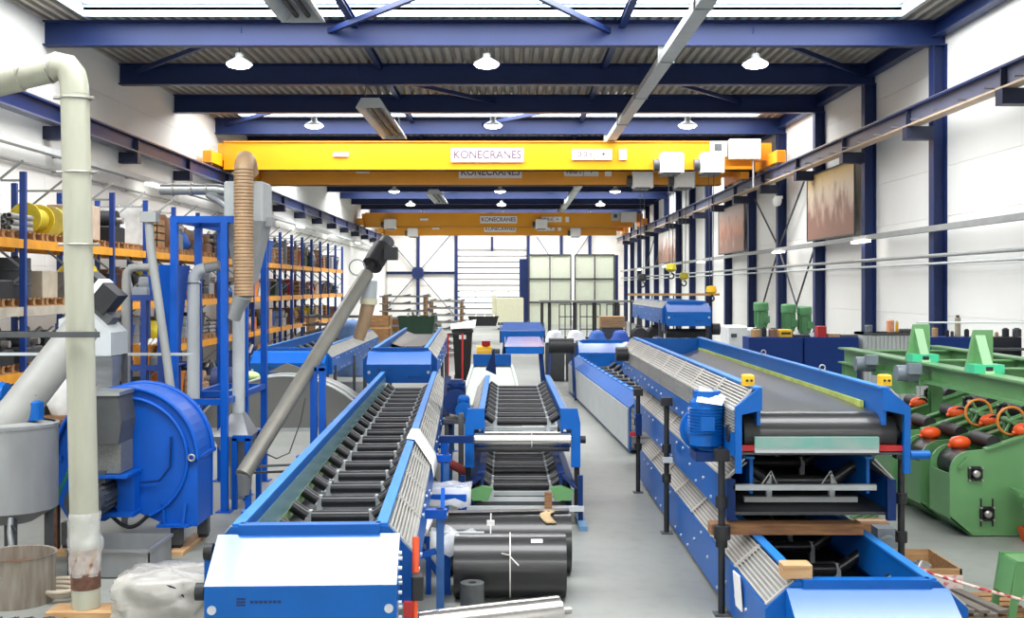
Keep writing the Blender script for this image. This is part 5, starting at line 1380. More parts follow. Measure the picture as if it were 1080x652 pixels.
stored('storage_bin', ('dark green', (40, 70, 50)), px(440, 40), 40, 1.15, 1.3, .9, .8, 'dark green bin on the trolley behind the conveyors', None)
t = thing('trolley', 'low green trolley under the dark green bin', 'trolley', (px(438, 40), 40, 0))
MB().box(-.9, .9, -.5, .5, 1.05, 1.15).build('deck', GREEN, t)
for x in (-.8, .8):
    for y in (-.4, .4): MB().bar((x, y, .1), (x, y, 1.05), .07, .07).build('leg', GREEN, t); MB().tube((x - .03, y, .06), (x + .03, y, .06), .06, n=12).build('wheel', BLACK, t)
t = thing('wheelie_bin', 'dark grey wheeled rubbish bin in the middle of the aisle', 'bin', (px(488, 35.5), 35.5, 0))
frust(MB(), -.22, .22, -.25, .25, .06, -.3, .3, -.32, .34, 1.55).build('bin_body', BLACK, t); MB().bevbox(-.33, .33, -.36, .4, 1.55, 1.66, .04).build('lid', BLACK, t)
MB().add([(-.36, -.4, 1.67), (.4, -.42, 1.72), (.42, .3, 1.95), (-.38, .3, 1.8)], [(0, 1, 2, 3)]).build('paper_on_lid', PAPER, t)
for s in (-.24, .24): MB().tube((s - .04, .3, .1), (s + .04, .3, .1), .1, n=14).build('wheel', BLACK, t)
MB().box(-.1, .12, -.33, -.30, 1.35, 1.48).build('sticker', PAPER, t)
t = thing('floor_pump', 'small yellow pump with a red cap on the aisle floor', 'pump', (px(515, 36.5), 34.0, 0))
MB().box(-.3, .3, -.2, .2, .0, .75).build('stand', GREYL, t); MB().tube((-.3, 0, 1.0), (.15, 0, 1.0), .22, n=16).build('body', YELB, t); MB().box(-.3, .3, -.25, .25, .75, .85).build('base', YELB, t); MB().tube((-.02, 0, 1.15), (-.02, 0, 1.35), .13).build('red_cap', REDP, t); MB().tube((.15, 0, 1.0), (.4, 0, 1.0), .13).build('motor', MOTOR, t)
t = thing('hand_cart', 'red hand cart beside the far end of the conveyor', 'cart', (px(480, 31), 31, 0))
MB().bar((-.2, 0, .2), (-.2, .1, 1.7), .05, .05).build('handle', REDP, t); MB().bar((.2, 0, .2), (.2, .1, 1.7), .05, .05).build('handle', REDP, t); MB().box(-.25, .25, -.3, .1, .15, .2).build('plate', GREYD, t); MB().bar((-.2, .1, 1.68), (.2, .1, 1.68), .05, .05).build('grip', BLACK, t)
for s in (-.28, .28): MB().tube((s - .03, .05, .14), (s + .03, .05, .14), .14, n=14).build('wheel', BLACK, t)
stored('storage_bin', ('black', (30, 30, 34)), px(510, 60), 60, 0.9, 1.6, 1.0, .5, 'black tub on a pale bench before the roller door', None)
t = thing('pale_bench', 'pale bench carrying the black tub before the roller door', 'bench', (px(510, 60), 60, 0))
MB().box(-1.2, 1.2, -.6, .6, .8, .9).build('bench_top', GREYL, t)
for x in (-1.1, 1.1):
    for y in (-.5, .5): MB().bar((x, y, 0), (x, y, .8), .1, .1).build('leg', GREY, t)
t = thing('cream_container', 'large cream container in front of the roller door', 'container', (px(537, 78), 78, 0))
CREAM = mat('cream_paint', (222, 220, 190), .6, var=.05)
MB().bevbox(-.9, 1.0, 0, 2.0, .5, 2.2, .05).build('body', CREAM, t); MB().box(-.8, .9, .1, 1.9, 0, .5).build('base', GREYD, t); MB().box(-1.2, -.9, .2, 1.8, .3, 2.4).build('side_panel', CREAM, t)
for k in range(4): MB().box(-.8 + k * .45, -.76 + k * .45, -.03, 0, .55, 2.1).build('rib', CREAM, t)

# ================================================================== FAR RIGHT: glazed booth, table frame, crates
BYY = 86.0
t = thing('paint_booth', 'tall framed booth with frosted panes in front of the back wall', 'booth', (px(602, BYY), BYY, 0))
bx = lambda x: px(x, BYY) - px(602, BYY)
zt_ = pz(269, BYY)
for (xa, xb) in ((558, 602), (606.5, 648)):
    A, B_ = bx(xa), bx(xb); mid = (A + B_) / 2
    for x in (A, mid, B_): MB().bar((x, 0, 0), (x, 0, zt_), .11, .11).build('mullion', GREYD, t)
    zs_ = [0, zt_ * .33, zt_ * .66, zt_]
    for z in zs_[1:]: MB().bar((A, 0, z), (B_, 0, z), .11, .13).build('transom', GREYD, t)
    for i in range(3):
        for (p0, p1) in ((A, mid), (mid, B_)): MB().box(p0 + .08, p1 - .08, .02, .06, zs_[i] + .06, zs_[i + 1] - .06).build('window_pane', PANE, t)
MB().box(bx(548), bx(557), .2, 4, 0, zt_ - .3).build('side_wall', STEELB, t); MB().box(bx(649), bx(652), 0, 4, 0, zt_).build('side_wall', STEELB, t)
TY_ = 46.0
t = thing('tube_frame', 'long grey tubular table frame in the middle distance on the right', 'frame', (px(622, TY_), TY_, 0))
tx_ = lambda x: px(x, TY_) - px(622, TY_)
zt2 = pz(317, TY_)
MB().box(tx_(569), tx_(680), -.15, 1.2, zt2 - .08, zt2).build('table_top', GREY, t)
for x in (572, 580, 607, 628, 652, 676):
    for y in (0, 1.1): MB().tube((tx_(x), y, 0), (tx_(x), y, zt2 - .08), .05, n=8).build('leg', GREYD, t)
MB().tube((tx_(572), 0, .9), (tx_(676), 0, .9), .04, n=8).build('stretcher', GREYD, t)
t = thing('wire_gate', 'dark wire mesh panels standing behind the tubular table frame', 'mesh panel', (px(622, 50), 50, 0))
for xa, xb in ((590, 608), (612, 633), (640, 660)):
    A, B_ = px(xa, 50) - px(622, 50), px(xb, 50) - px(622, 50); h = pz(321, 50)
    for k in range(4): MB().tube((A + (B_ - A) * k / 3, 0, 0), (A + (B_ - A) * k / 3, 0, h), .025, n=6).build('mesh_bar', GREYD, t)
    for k in range(4): MB().tube((A, 0, h * (k + 1) / 4), (B_, 0, h * (k + 1) / 4), .025, n=6).build('mesh_bar', GREYD, t)
t = thing('wooden_crate', 'pale wooden crate on a dark stand behind the low conveyor', 'crate', (px(645, 37), 37, 0))
MB().box(-.35, .35, -.3, .3, 0, 1.65).build('stand', GREYD, t)
for k in range(3): MB().box(-.4, .4, -.36, -.33, 1.66 + k * .12, 1.76 + k * .12).build('slat', WOOD, t)
MB().box(-.4, .4, -.33, .3, 1.66, 2.02).build('crate_body', WOOD, t)
def heap(label, x, Y, z, n, sp, cols, name='blue_part'):
    pass
random.seed(5)
for i, (x, Y, c, lab) in enumerate(((585, 36, ('white', (230, 232, 236)), 'white wrapped bundle behind the black drum'), (607, 36.1, ('white', (232, 234, 236)), 'white wrapped bundle on the left of the aisle-end hood'), (630, 36.1, ('blue', (40, 100, 190)), 'blue wrapped bundle behind the aisle-end hood'), (654, 36, ('blue', (30, 80, 180)), 'blue part heap right of the pale wooden crate'))):
    t = thing('wrapped_bundle', lab, 'bundle', (px(x, Y), Y, 0))
    MB().box(-.3, .3, -.3, .3, 0, 1.2).build('pallet_box', GREYD, t)
    rows_ = [[(.36 * math.cos(a) * (1 - .1 * j) + random.uniform(-.03, .03), .35 * math.sin(a) * (1 - .1 * j), 1.2 + .07 * j + random.uniform(-.02, .03)) for a in [2 * PI * k / 14 for k in range(15)]] for j in range(6)]
    for r_ in rows_: r_[-1] = r_[0]
    rows_.append([(0, 0, 1.6)] * 15)
    MB().grid(rows_).build('wrapping', cm(c), t)
for i, (x, Y, lab) in enumerate(((674, 36.5, 'dark motor heap left of the raised conveyor'), (690, 37, 'dark round motor beside the raised conveyor legs'))):
    stored('electric_motor', ('dark grey', (64, 62, 66)), px(x, Y), Y, 1.1, .5, .7, .6, lab)
    o = thing('work_bench', 'low grey bench under the ' + lab.split(' beside')[0].split(' left')[0], 'bench', (px(x, Y), Y, 0))
    MB().box(-.26, .26, -.5, .5, 1.0, 1.1).build('bench_top', GREYD, o)
    for a in (-.22, .22):
        for b_ in (-.42, .42): MB().bar((a, b_, 0), (a, b_, 1.0), .07, .07).build('leg', GREYD, o)
t = thing('rail_posts', 'row of thin dark stanchions left of the raised conveyor', 'stanchions', (px(685, 42), 42, 0))
for k in range(5): MB().tube((-.7 + k * .4, 0, 0), (-.7 + k * .4, 0, pz(312, 42)), .03, n=8).build('stanchion', GREYD, t)
MB().box(-.8, 2.6, -.06, .06, pz(312, 42), pz(309.5, 42)).build('wood_rail', WOOD, t)

# ================================================================== RIGHT WALL: cabinets and what stands on them
CYY = 21.3; uc = F / CYY; ZC = pz(356, CYY)
def cabinet(xa, xb, doors, label, m_=CABB, ztop=ZC, kind='doors', Y=CYY):
    A, B_ = px(xa, Y), px(xb, Y); c = (A + B_) / 2; w_ = B_ - A
    t = thing('storage_cabinet', label, 'cabinet', (c, Y, 0), 0, 'cabinets by the right wall')
    MB().box(-w_/2, w_/2, .02, .6, .05, ztop).build('body', m_, t); MB().box(-w_/2, w_/2, .06, .56, 0, .05).build('plinth', GREYD, t)
    if kind == 'doors':
        for k in range(doors):
            a = -w_/2 + w_ * k / doors; b_ = a + w_ / doors
            dd_ = MB().box(a + .008, b_ - .008, 0, .02, .07, ztop - .02).build('door', m_, t)
            MB().box(b_ - .09, b_ - .06, -.02, 0, 1.0, 1.15).build('handle', GREYL, dd_)
    elif kind == 'ribbed':
        n_ = int(w_ / .075)
        for k in range(n_):
            a = -w_/2 + w_ * k / n_
            MB().box(a + .008, a + w_ / n_ - .008, 0, .02, .07, ztop - .06).build('shutter_slat', GREYL, t)
        MB().box(-w_/2, w_/2, -.01, .6, ztop - .05, ztop).build('top', GREYD, t)
    else:
        for k in range(4): MB().box(-w_/2, w_/2, -.3, .02, .3 + k * .5, .34 + k * .5).build('shelf', GREYD, t)
    return t
cabinet(790, 847, 1, 'plain blue steel cabinet at the left end of the row'); cabinet(848.5, 906, 1, 'plain blue steel cabinet next to the grey shutter cabinet')
cabinet(911, 979, 1, 'grey cabinet with a ribbed shutter front', GREYL, pz(351, CYY), 'ribbed'); cabinet(981, 1041, 1, 'blue cabinet right of the grey shutter cabinet')
cabinet(1043, 1078, 1, 'dark open shelf cabinet at the right edge', mat('dark_shelf', (28, 30, 40), .6), ZC, 'shelf')
rnd = random.Random(3)
def onc(name, label, cat, xa, xb, y0, fn, Y=CYY + .25, zb=ZC):
    A, B_ = px(xa, Y), px(xb, Y); h = pz(y0, Y) - zb
    t = thing(name, label, cat, ((A + B_) / 2, Y, zb + .001)); fn(t, B_ - A, h); return t
def f_cyl(m_, lid=None):
    def f(t, w_, h):
        MB().lathe([(0, 0), (w_/2, 0), (w_/2, h * .94), (w_ * .44, h), (0, h)], n=16).build('body', m_, t)
        if lid: MB().lathe([(w_ * .3, h), (w_ * .3, h * 1.12), (0, h * 1.12)], n=12).build('lid', lid, t)
    return f
def f_box(m_, top=None):
    def f(t, w_, h):
        MB().bevbox(-w_/2, w_/2, -.12, .12, 0, h, .01).build('body', m_, t)
        if top: MB().box(-w_/2 - .005, w_/2 + .005, -.125, .125, h * .8, h + .004).build('lid', top, t)
    return f
TANB = mat('tan_tin', (190, 150, 96), .5)
onc('tin', 'tan tin on the blue cabinet beside the white machine', 'tin', 792, 802, 347, f_cyl(TANB, GREYD)); onc('bottle', 'black bottle between two tins on the blue cabinet', 'bottle', 803.5, 808.5, 346, f_cyl(BLACK, BLACK))
onc('tin', 'brown tin right of the black bottle on the blue cabinet', 'tin', 810.5, 820, 347, f_cyl(mat('brown_tin', (140, 106, 84), .5), GREYD)); yb_ = onc('yellow_box', 'yellow box with dark print on the blue cabinet', 'box', 821, 834, 347.5, f_box(YELB))
MB().box(-.09, .09, -.124, -.12, .05, .09).build('print', BLACK, yb_)
onc('parts_tray', 'dark tray of parts left of the red box', 'tray', 836, 853, 353, f_box(BLACK)); onc('small_can', 'small white can near the red box', 'can', 855, 859, 351, f_cyl(WHITE, GREYD))
onc('red_box', 'red box on the second blue cabinet', 'box', 861, 870, 344, f_box(REDP)); onc('cardboard_box', 'low open cardboard box right of the red box', 'box', 872, 884, 352, f_box(CARD, CARDL)); onc('parts_tray', 'dark low tray at the right end of the second blue cabinet', 'tray', 887, 903, 353, f_box(GREYD))
zg = pz(351, CYY)
onc('bench_grinder', 'small dark bench grinder on the left end of the grey cabinet', 'grinder', 912, 920, 343, f_cyl(MOTORG, BLACK), zb=zg); onc('orange_disc', 'orange round lamp on the grey shutter cabinet', 'lamp', 935, 943, 338, f_cyl(mat('pale_orange', (236, 160, 120), .5), WHITE), zb=zg)
onc('yellow_bottle', 'thin yellow bottle beside the orange lamp', 'bottle', 944.5, 947.5, 340, f_cyl(YELB, GREYL), zb=zg); onc('parts_tray', 'dark tray of fittings on the right of the grey cabinet', 'tray', 950, 962, 347, f_box(GREYD), zb=zg)
for i, (xa, xb, y0, m_, lab) in enumerate(((983, 989, 346, CARD, 'tan tin behind the green gusset'), (997, 1001, 349, BLACK, 'short black can left of the tall tan tin'), (1002.5, 1006, 350, GREYD, 'small grey can beside the tall tan tin'), (1007, 1013, 335, mat('tall_tan_tin', (176, 164, 140), .5), 'tall tan tin on the right-hand blue cabinet'), (1017, 1022, 348, BLACK, 'black can right of the tall tan tin'), (1049, 1053, 351, CARD, 'small tan tin on the dark shelf cabinet'), (1057, 1064, 347, BLACK, 'black can on the dark shelf cabinet'), (1068, 1077, 347, GREYD, 'wide grey can at the right edge on the dark shelf cabinet'))):
    onc('tin', lab, 'tin', xa, xb, y0, f_cyl(m_, GREYD))
# white machine and the three green motors behind the cabinets
WY = 24.5
t = thing('white_machine', 'white control cabinet left of the blue cabinets', 'cabinet', (px(782, WY), WY, 0))
wxx = lambda x: px(x, WY) - px(782, WY)
MB().bevbox(wxx(767), wxx(789), 0, .8, 0, pz(344, WY), .03).build('body', WHITE, t); MB().bevbox(wxx(789.5), wxx(812), .1, .9, 0, pz(347, WY), .03).build('side_unit', WHITE, t); MB().box(wxx(771), wxx(777), -.02, 0, pz(356, WY), pz(352, WY)).build('display', GREYD, t)
for i, (x, yt_, yb2, lab) in enumerate(((806, 319, 346, 'left-hand'), (835.5, 321, 350, 'middle'), (852.5, 323.5, 352, 'right-hand'))):
    MY = 23.2
    t = thing('green_pump_motor', '%s green vertical motor of the three behind the blue cabinets' % lab, 'motor', (px(x, MY), MY + .3, 0), 0, 'green vertical motors')
    r = .155; zt3, zb3 = pz(yt_, MY), pz(yb2, MY)
    MB().lathe([(0, zt3), (r * .9, zt3), (r, zt3 - .03), (r, zt3 - .17), (r * .85, zt3 - .2)], n=20).build('fan_cowl', GREENM, t)
    MB().tube((0, 0, zb3), (0, 0, zt3 - .19), r * .82, n=20).build('motor_body', GREENM, t)
    for k in range(12):
        a = 2 * PI * k / 12; MB().bar((r * .86 * math.cos(a), r * .86 * math.sin(a), zb3 + .06), (r * .86 * math.cos(a), r * .86 * math.sin(a), zt3 - .2), .012, .03).build('fin', GREENM, t)
    MB().box(.02, .14, -r - .05, -r * .5, zb3 + .1, zb3 + .24).build('terminal_box', GREENM, t); MB().tube((0, 0, .9), (0, 0, zb3), r * .6, n=14).build('pump_neck', MOTORG, t); MB().bevbox(-.155, .155, -.25, .25, 0, .9, .03).build('pump_base', MOTORG, t)

# ================================================================== GREEN FRAMES AND MACHINES ON THE RIGHT
GX = 4.72; ZG = 2.14
t = thing('green_gantry', 'green steel beam gantry with gusseted posts above the green machines', 'gantry', (GX, 12.5, 0))
for x, y0, y1 in ((0, -3.4, 3.4), (1.45, -3.2, 4.0)):
    MB().ibeam((x, y0, ZG - .11), (x, y1, ZG - .11), .22, .2, .022, .018).build('main_beam', GREEN, t)
for y in (3.25, 1.2, -.2, -3.0):
    MB().ibeam((.0, y, ZG - .12), (1.45, y, ZG - .12), .18, .14, .018, .014).build('cross_beam', GREEN, t)
for x, y in ((0, .55), (0, -1.15), (1.45, .6), (1.45, -1.0)):
    up_ = MB().prism([(x - .15, ZG), (x + .13, ZG), (x + .13, ZG + .42), (x - .06, ZG + .42)], 'y', y - .02, y + .02).prism([(y - .26, ZG), (y, ZG), (y, ZG + .4)], 'x', x - .05, x + .05).build('post', GREEN, t)
    cl = MB().box(x - .15, x + .15, y - .24, y - .02, ZG, ZG + .085).build('mint_clamp', GREENB, t); MB().box(x - .035, x + .035, y - .245, y - .24, ZG + .02, ZG + .065).build('clamp_slot', BLACK, cl)
for x, y in ((0, 3.2), (0, -3.2), (1.45, 3.87), (1.45, -3.1)):
    MB().ibeam((x, y, .012), (x, y, ZG - .22), .16, .16, .015, .012, up=(0, 1, 0)).build('leg', GREEN, t); MB().cbox((x, y, .006), .28, .28, .012).build('foot_plate', GREEN, t)
for y in (1.75, .25):
    g = MB().tube((-.25, y, ZG - .12), (-.12, y, ZG - .12), .1, n=16).tube((-.36, y, ZG - .12), (-.24, y, ZG - .12), .09, n=16).build('gear_motor', MOTORG, t); MB().cbox((-.2, y - .13, ZG - .06), .14, .1, .12).build('terminal_box', MOTORG, g); MB().cbox((-.06, y, ZG - .2), .14, .16, .12).build('motor_bracket', GREEN, g)
MB().box(-.1, .1, .9, 1.6, ZG - .42, ZG - .22).build('hanger_plate', GREEN, t)
o = MB().tube((GX - .02, 13.05, ZG + .44), (GX + 3.2, 13.05, ZG + .44), .012, n=6).build('rod', GREYL, t); o.location = (-GX, -12.5, 0)

# crusher-like green machines: a pair of cheek plates, roller and guards each
def cheek_poly(x0, run=3.2):
    slope = .33
    z0 = .95
    r = .26
    pts = [(x0 + .26, .015), (x0 + run, .015), (x0 + run, z0 + slope * (run - .2) + .15)]
    # sloping top edge coming down to the rounded front corner
    pts += [(x0 + .45, z0 + .10)]
    pts += [(x0 + r - r * math.sin(a), z0 - .18 + r * math.cos(a)) for a in [PI / 2 * k / 6 for k in range(0, 7)]]
    pts += [(x0, .22)]
    return pts
def flange_bearing(par, x, y, z, k=1.0):
    o = MB()
    for q in (0, 1):
        o.cbox((x, y - .015, z), (.17 if q else .11) * k, .03, (.11 if q else .17) * k)
    o = o.build('flange_bearing', BLACK, par)
    MB().lathe([(.045 * k, 0), (.045 * k, -.035), (.03 * k, -.05), (0, -.052)], (x, y - .03, z), 14, 'y').build('bearing_cap', SHAFT, o)
    for sx in (-1, 1):
        for sz in (-1, 1): MB().tube((x + sx * .075 * k, y - .05, z + sz * .075 * k), (x + sx * .075 * k, y, z + sz * .075 * k), .012 * k, n=8).build('bearing_bolt', SHAFT, o)
words = ['nearest', 'second', 'third', 'fourth']
for i, (x0, Y) in enumerate(((5.26, 13.5), (5.24, 14.42), (5.2, 15.4), (5.15, 16.7))):
    t = thing('green_shredder', '%s green machine with slanting cheek plates, orange guards and bearings' % words[i], 'machine', (x0, Y, 0), 0, 'green machines on the right')
    pl = cheek_poly(0)
    th_ = .62
    f1 = MB().prism(pl, 'y', 0, .03).build('cheek_plate', GREEN, t); MB().prism(pl, 'y', th_, th_ + .03).build('cheek_plate', GREEN, t)
    MB().box(0.0, .02, .03, th_, .22, .75).build('front_sheet', GREEN, t); MB().bar((.01, .3, .23), (.26, .3, .02), .6, .02).build('chamfer_sheet', GREEN, t)
    # dark rollers between the cheeks, following the slope
    MB().tube((.28, .03, .98 - .18), (.28, th_, .98 - .18), .2, n=20).build('end_roller', ROLL, t)
    for k in range(6): MB().tube((.55 + k * .42, .05, 1.0 + .33 * (.35 + k * .42)), (.55 + k * .42, th_ - .02, 1.0 + .33 * (.35 + k * .42)), .09, n=14).build('roller', BLACK, t)
    bar_z = lambda x: .95 + .10 + .33 * (x - .45)
    for k, x in enumerate((.32, .95, 1.6, 2.3)):
        gd = MB(); c = Vector((x, .12 if k % 2 else .5, bar_z(x) + .05))
        gd.sphere(c, .14, .09, .088); gd.tube(c + V(-.08, 0, -.015), c + V(-.15, 0, -.04), .045, .02, n=10); gd.build('orange_guard', ORGR, t)
        MB().tube(c - V(0, .0, .12), c, .03, n=8).build('guard_stem', GREYD, t)
    for yy in (.015, th_ + .015): MB().bar((.42, yy, bar_z(.42) + .01), (3.1, yy, bar_z(3.1) + .01), .11, .02).build('top_flange', GREEN, t)
    wx_ = .82
    if i < 2:
        wh = MB().torus((wx_ + .05, .3, bar_z(wx_) + .18), .17, .018, 'y', 24, 7).build('handwheel_rim', RIM, t)
        for a in (0, 2.1, 4.2): MB().bar((wx_ + .05, .3, bar_z(wx_) + .18), (wx_ + .05 + .16 * math.cos(a), .3, bar_z(wx_) + .18 + .16 * math.sin(a)), .025, .02, up=(0, 1, 0)).build('handwheel_spoke', GREEN, wh)
        MB().tube((wx_ + .05, .2, bar_z(wx_) + .18), (wx_ + .05, .5, bar_z(wx_) + .18), .04, n=10).build('handwheel_hub', GREEN, wh); MB().bar((wx_ + .05, .45, bar_z(wx_) - .05), (wx_ + .05, .45, bar_z(wx_) + .2), .06, .06).build('handwheel_stand', GREEN, t)
    flange_bearing(t, .30, 0, .80 - .04); flange_bearing(t, .44, 0, .28 if i == 0 else .36, 1.0)
    if i == 0:
        for sx in (-.07, .07): MB().bar((.44 + sx, -.01, .13), (.44 + sx, -.01, .46), .014, .014).build('guide_rod', BLACK, t)
        MB().bar((.20, -.03, .95), (.10, -.03, .83), .02, .03).build('hook_strip', GREEN, t)
    flange_bearing(t, 1.05, 0, 1.42, .9)
# green chute tilted at the right edge
t = thing('green_chute', 'light green stepped chute leaning out of the nearest green machine', 'chute', (5.95, 12.9, 0))
MB().bar((-.05, .3, .60), (1.5, .0, .18), .5, .03).build('chute_floor', GREEN, t); MB().bar((-.05, .04, .54), (1.5, -.26, .12), .03, .16).build('chute_side', GREEN, t)
for k in range(4): MB().prism([(.02 + k * .3, .60 - k * .08), (.24 + k * .3, .54 - k * .08), (.12 + k * .3, .72 - k * .08)], 'y', .0, .02).build('chute_tooth', GREEN, t)
for x in (.3, 1.3): MB().bar((x, .2, 0), (x, .2, .45 - .25 * x), .06, .06).build('leg', GREEN, t)
t = thing('orange_bucket', 'small orange bucket under the light green chute', 'bucket', (6.12, 13.22, 0)); frust(MB(), -.09, .09, -.09, .09, 0, -.13, .13, -.12, .12, .16).build('bucket', ORGR, t); MB().torus((0, 0, .16), .125, .01, 'z', 18, 6).build('rim', ORGR, t)

# ---- floor clutter between the stack and the green machines
t = thing('parts_box', 'open wooden box with pink printed paper and steel parts beside the stack', 'box', (px(957, 11.3), 11.35, 0))
a, b_ = .40, .42
for q in ((-a, a, -b_, -b_ + .02), (-a, a, b_ - .02, b_), (-a, -a + .02, -b_, b_), (a - .02, a, -b_, b_)): MB().box(*q, .06, .26).build('box_side', WOOD, t)
MB().box(-a, a, -b_, b_, .04, .06).build('box_floor', WOODD, t); MB().box(-a - .005, a + .005, -b_ - .012, -b_ - .002, .07, .2).build('printed_band', PINKP, t)
for k in (-.3, 0, .3): MB().box(k - .05, k + .05, -b_, b_, 0, .04).build('runner', WOODD, t)
rnd = random.Random(9)
for k in range(7):
    c = Vector((rnd.uniform(-.24, .2), rnd.uniform(-.28, .3), .13)); MB().tube(c, c + V(rnd.uniform(-.1, .1), .12, .06), rnd.uniform(.05, .08), n=12).build('steel_part', rnd.choice((STAIN, MOTOR, GREYD, SHAFT)), t)
t = thing('carton', 'small brown carton behind the open wooden box', 'box', (px(925, 13.2), 13.4, 0)); it_box(t, ('brown', (150, 104, 66)), .34, .3, .22)
t = thing('green_strips', 'pile of thin green strips on the floor behind the stack', 'metal strips', (px(917, 14.2), 14.4, 0))
for k in range(5): MB().bar((-.25 + .03 * k, -.3 + .1 * k, .015 + .03 * k), (.25 - .05 * k, .3 - .02 * k, .015 + .03 * k), .06, .02).build('strip', GREEN, t)
t = thing('white_bucket', 'white bucket on the floor near the green machines', 'bucket', (px(909, 16.3), 16.4, 0)); MB().lathe([(0, .0), (.12, 0), (.15, .3), (.14, .3), (.12, .05), (0, .05)], n=18).build('bucket', WHITE, t); MB().torus((0, 0, .3), .15, .012, 'z', 18, 6).build('rim', WHITE, t)
t = thing('steel_stool', 'grey steel stool beside the white bucket', 'stool', (px(925, 16.35), 16.35, 0)); MB().box(-.18, .18, -.15, .15, .33, .36).build('seat', GREY, t)
for x in (-.15, .15):
    for y in (-.12, .12): MB().bar((x, y, 0), (x * .9, y * .9, .33), .03, .03).build('leg', GREY, t)
t = thing('motor_on_floor', 'grey gear motor lying behind the open wooden box', 'motor', (px(938, 12.4), 12.6, 0)); it_motor(t, ('grey', (120, 128, 134)), .3, .36, .22)
# pallet with slabs at the bottom right
pk = pallet(px(1012, 10.3) , 10.2, 0, 'wooden pallet with dark slabs at the bottom right', None, .8)
rnd = random.Random(12)
for k in range(6):
    an = rnd.uniform(-.35, .2); o = MB().bevbox(-.05, .05, -.36, .36, 0, .03, .004).build('dark_slab', mat('slate_plank', (112, 104, 96), .7, var=.25, scale=5), None, (px(985 + 9 * k, 10.2), 10.15, .127 + .0305 * (k % 2)), (0, 0, an * .3 + .25))
    tag(o, 'dark weathered slab, %s from the left on the pallet at the bottom right' % ORD[k], 'slab', 'slabs on the pallet')
o = MB().bevbox(-.2, .2, -.1, .1, 0, .03, .004).build('wood_offcut', mat('yellow_offcut', (222, 190, 128), .6), None, (px(1045, 10.9), 10.85, 0), (0, 0, .1)); tag(o, 'pale yellow wood offcut behind the dark slabs', 'wood')
o = MB().bevbox(-.16, .14, -.05, .05, 0, .03, .004).build('wood_offcut', WHITE, None, (px(975, 10.6), 10.72, 0), (0, 0, -.1)); tag(o, 'white board on the floor between the hood and the slabs', 'board')
# green pipe saddle in the corner
t = thing('green_saddle', 'green plate with a round opening at the bottom right corner', 'machine part', (px(1085, 9.9), 9.75, 0))
hp = [(-.26, 0), (-.16, .62), (.3, .62), (.3, 0), (.17, 0)] + [(.17 * math.cos(a), .20 + .17 * math.sin(a)) for a in [PI * k / 12 for k in range(13)]] + [(-.17, 0)]
MB().prism(hp, 'y', 0, .03).build('front_plate', GREEN, t); MB().prism(hp, 'y', .35, .38).build('rear_plate', GREEN, t); MB().box(-.14, .3, .03, .35, .58, .61).build('top_plate', GREEN, t); MB().bar((-.21, .19, .3), (-.15, .19, .6), .3, .02, up=(1, 0, 0)).build('side_plate', GREEN, t)
# rope from the stack to the saddle
o = MB().pipe([(px(918, 10.5), 10.48, pz(565, 10.5)), (px(945, 10.2), 10.2, pz(588, 10.2)), (px(985, 10), 10.0, pz(606, 10)), (px(1030, 9.8), 9.72, pz(620, 9.75)), (px(1080, 9.7), 9.72, pz(632, 9.75))], .014, 8).build('barrier_rope', ROPEM); tag(o, 'red and white rope stretched from the stack to the green plate', 'rope')

# ================================================================== CLUTTER BETWEEN RACK AND FAN
t = thing('work_table', 'brown work table behind the blue fan', 'table', (px(80, 16.2), 16.2, 0))
MB().box(-1.3, .55, -.4, .4, 1.12, 1.18).build('table_top', WOODD, t)
for x in (-1.2, .45):
    for y in (-.33, .33): MB().bar((x, y, 0), (x, y, 1.12), .07, .07).build('leg', GREYD, t)
stored('filled_sack', ('white', (228, 226, 222)), px(66, 16), 16.05, 1.181, .5, .45, .55, 'white sack on the brown work table behind the blue fan')
stored('cardboard_box', ('tan', (190, 146, 100)), px(88, 16), 16.2, 1.181, .4, .45, .4, 'tan cardboard box beside the white sack on the work table')
stored('machine_part', ('black', (28, 28, 30)), px(108, 16), 16.2, 1.181, .42, .45, .5, 'black machine part at the right end of the work table')
t = thing('hose_pair', 'green and orange flat hoses lying on the work table at the left edge', 'hoses', (px(20, 16), 16, 1.19))
MB().pipe([(-.55, 0, .26), (-.2, .05, .32), (.15, .02, .40), (.45, .0, .46)], .05, 10).build('green_hose', mat('pale_green_hose', (126, 190, 110), .5), t)
MB().pipe([(-.55, -.02, .12), (-.2, .03, .16), (.15, .0, .24), (.45, .0, .32)], .055, 10).build('orange_hose', mat('orange_hose', (240, 160, 70), .5), t)
MB().box(-.5, .4, -.1, .2, 0, .12).build('hose_tray', GREYD, t)
# boxes on the low blue stand
for i, (x, z, c, kd, lab) in enumerate(((144, 314, ('steel', (150, 154, 158)), 'machine_part', 'steel machine part on the upper shelf of the low blue stand'), (162, 314, ('blue', (30, 80, 160)), 'storage_bin', 'blue bin on the upper shelf of the low blue stand'), (145, 388, ('orange', (232, 150, 40)), 'storage_bin', 'orange bin on the lower shelf of the low blue stand'), (164, 388, ('grey', (140, 140, 138)), 'machine_part', 'grey machine part on the lower shelf of the low blue stand'))):
    stored(kd, c, px(x, 16), 16.4, pz(z, 16) + .021, .26, .5, .3, lab)
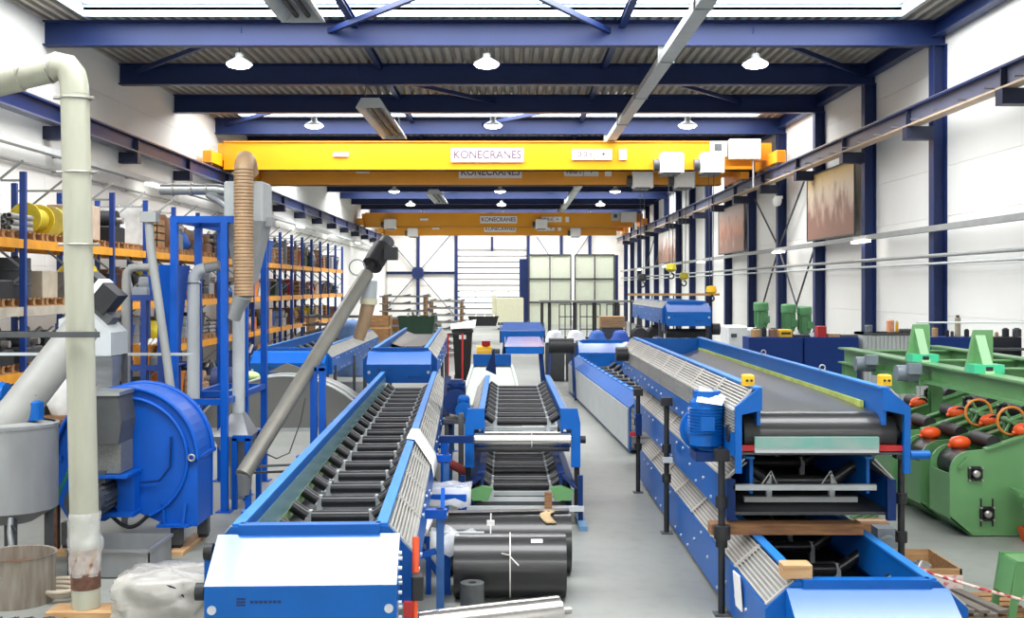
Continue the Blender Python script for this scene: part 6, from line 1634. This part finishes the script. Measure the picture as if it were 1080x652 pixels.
# floor stock between the rack and the rear conveyors
for i, (x, y, kd, c, w_, d_, h, lab) in enumerate((
    (-6.9, 21.0, 'storage_drum', ('grey', (150, 152, 150)), .7, .7, .9, 'grey drum on the floor in front of the pallet rack'),
    (-6.8, 22.6, 'wooden_crate', ('dark grey', (66, 68, 70)), 1.0, .9, .8, 'slatted crate on the floor in front of the pallet rack'),
    (-6.6, 26.5, 'machine_part', ('navy', (30, 44, 90)), 1.2, 1.0, 1.2, 'navy machine casting in front of the pallet rack'),
    (-6.9, 29.5, 'storage_bin', ('navy', (30, 44, 90)), 1.1, 1.4, 1.3, 'tall navy bin in front of the pallet rack'),
    (-6.7, 33.0, 'wooden_crate', ('brown', (124, 88, 62)), 1.1, 1.2, 1.4, 'brown crate in front of the pallet rack'),
    (-6.6, 36.5, 'machine_part', ('charcoal', (48, 46, 48)), 1.3, 1.2, 1.5, 'charcoal casting in front of the pallet rack'),
    (-6.5, 44.0, 'storage_bin', ('grey', (128, 128, 126)), 1.4, 1.4, 1.4, 'grey bin before the far end of the pallet rack'),
    (-5.0, 52.0, 'wooden_crate', ('tan', (186, 150, 112)), 1.4, 1.4, 1.6, 'tan crate beyond the roller frame stacks'),
    (-4.6, 60.0, 'machine_part', ('dark grey', (66, 68, 70)), 1.6, 1.6, 1.6, 'dark grey casting far down the left side'))):
    stored(kd, c, x, y, 0, w_, d_, h, lab)
# blue tarpaulin-covered load behind the discharge hose
t = thing('covered_load', 'load under a crumpled blue cover beside the discharge hose', 'covered load', (px(372, 37.8), 37.8, 0))
rows_ = [[(.55 * math.copysign(abs(math.cos(a)) ** .7, math.cos(a)) * (1 - .03 * j) + .03 * math.sin(j * 2 + a * 3), .5 * math.copysign(abs(math.sin(a)) ** .7, math.sin(a)) * (1 - .03 * j), .2 * j + .03 * math.sin(a * 4 + j)) for a in [2 * PI * k / 20 for k in range(21)]] for j in range(10)]
for r_ in rows_: r_[-1] = r_[0]
rows_.append([(0, 0, 1.9)] * 21)
MB().grid(rows_).build('cover', mat('blue_grey_cover', (96, 128, 176), .6, var=.25, scale=5, bump=.3), t); MB().box(-.3, .3, -.3, .3, 0, 1.6).build('core', GREYD, t)
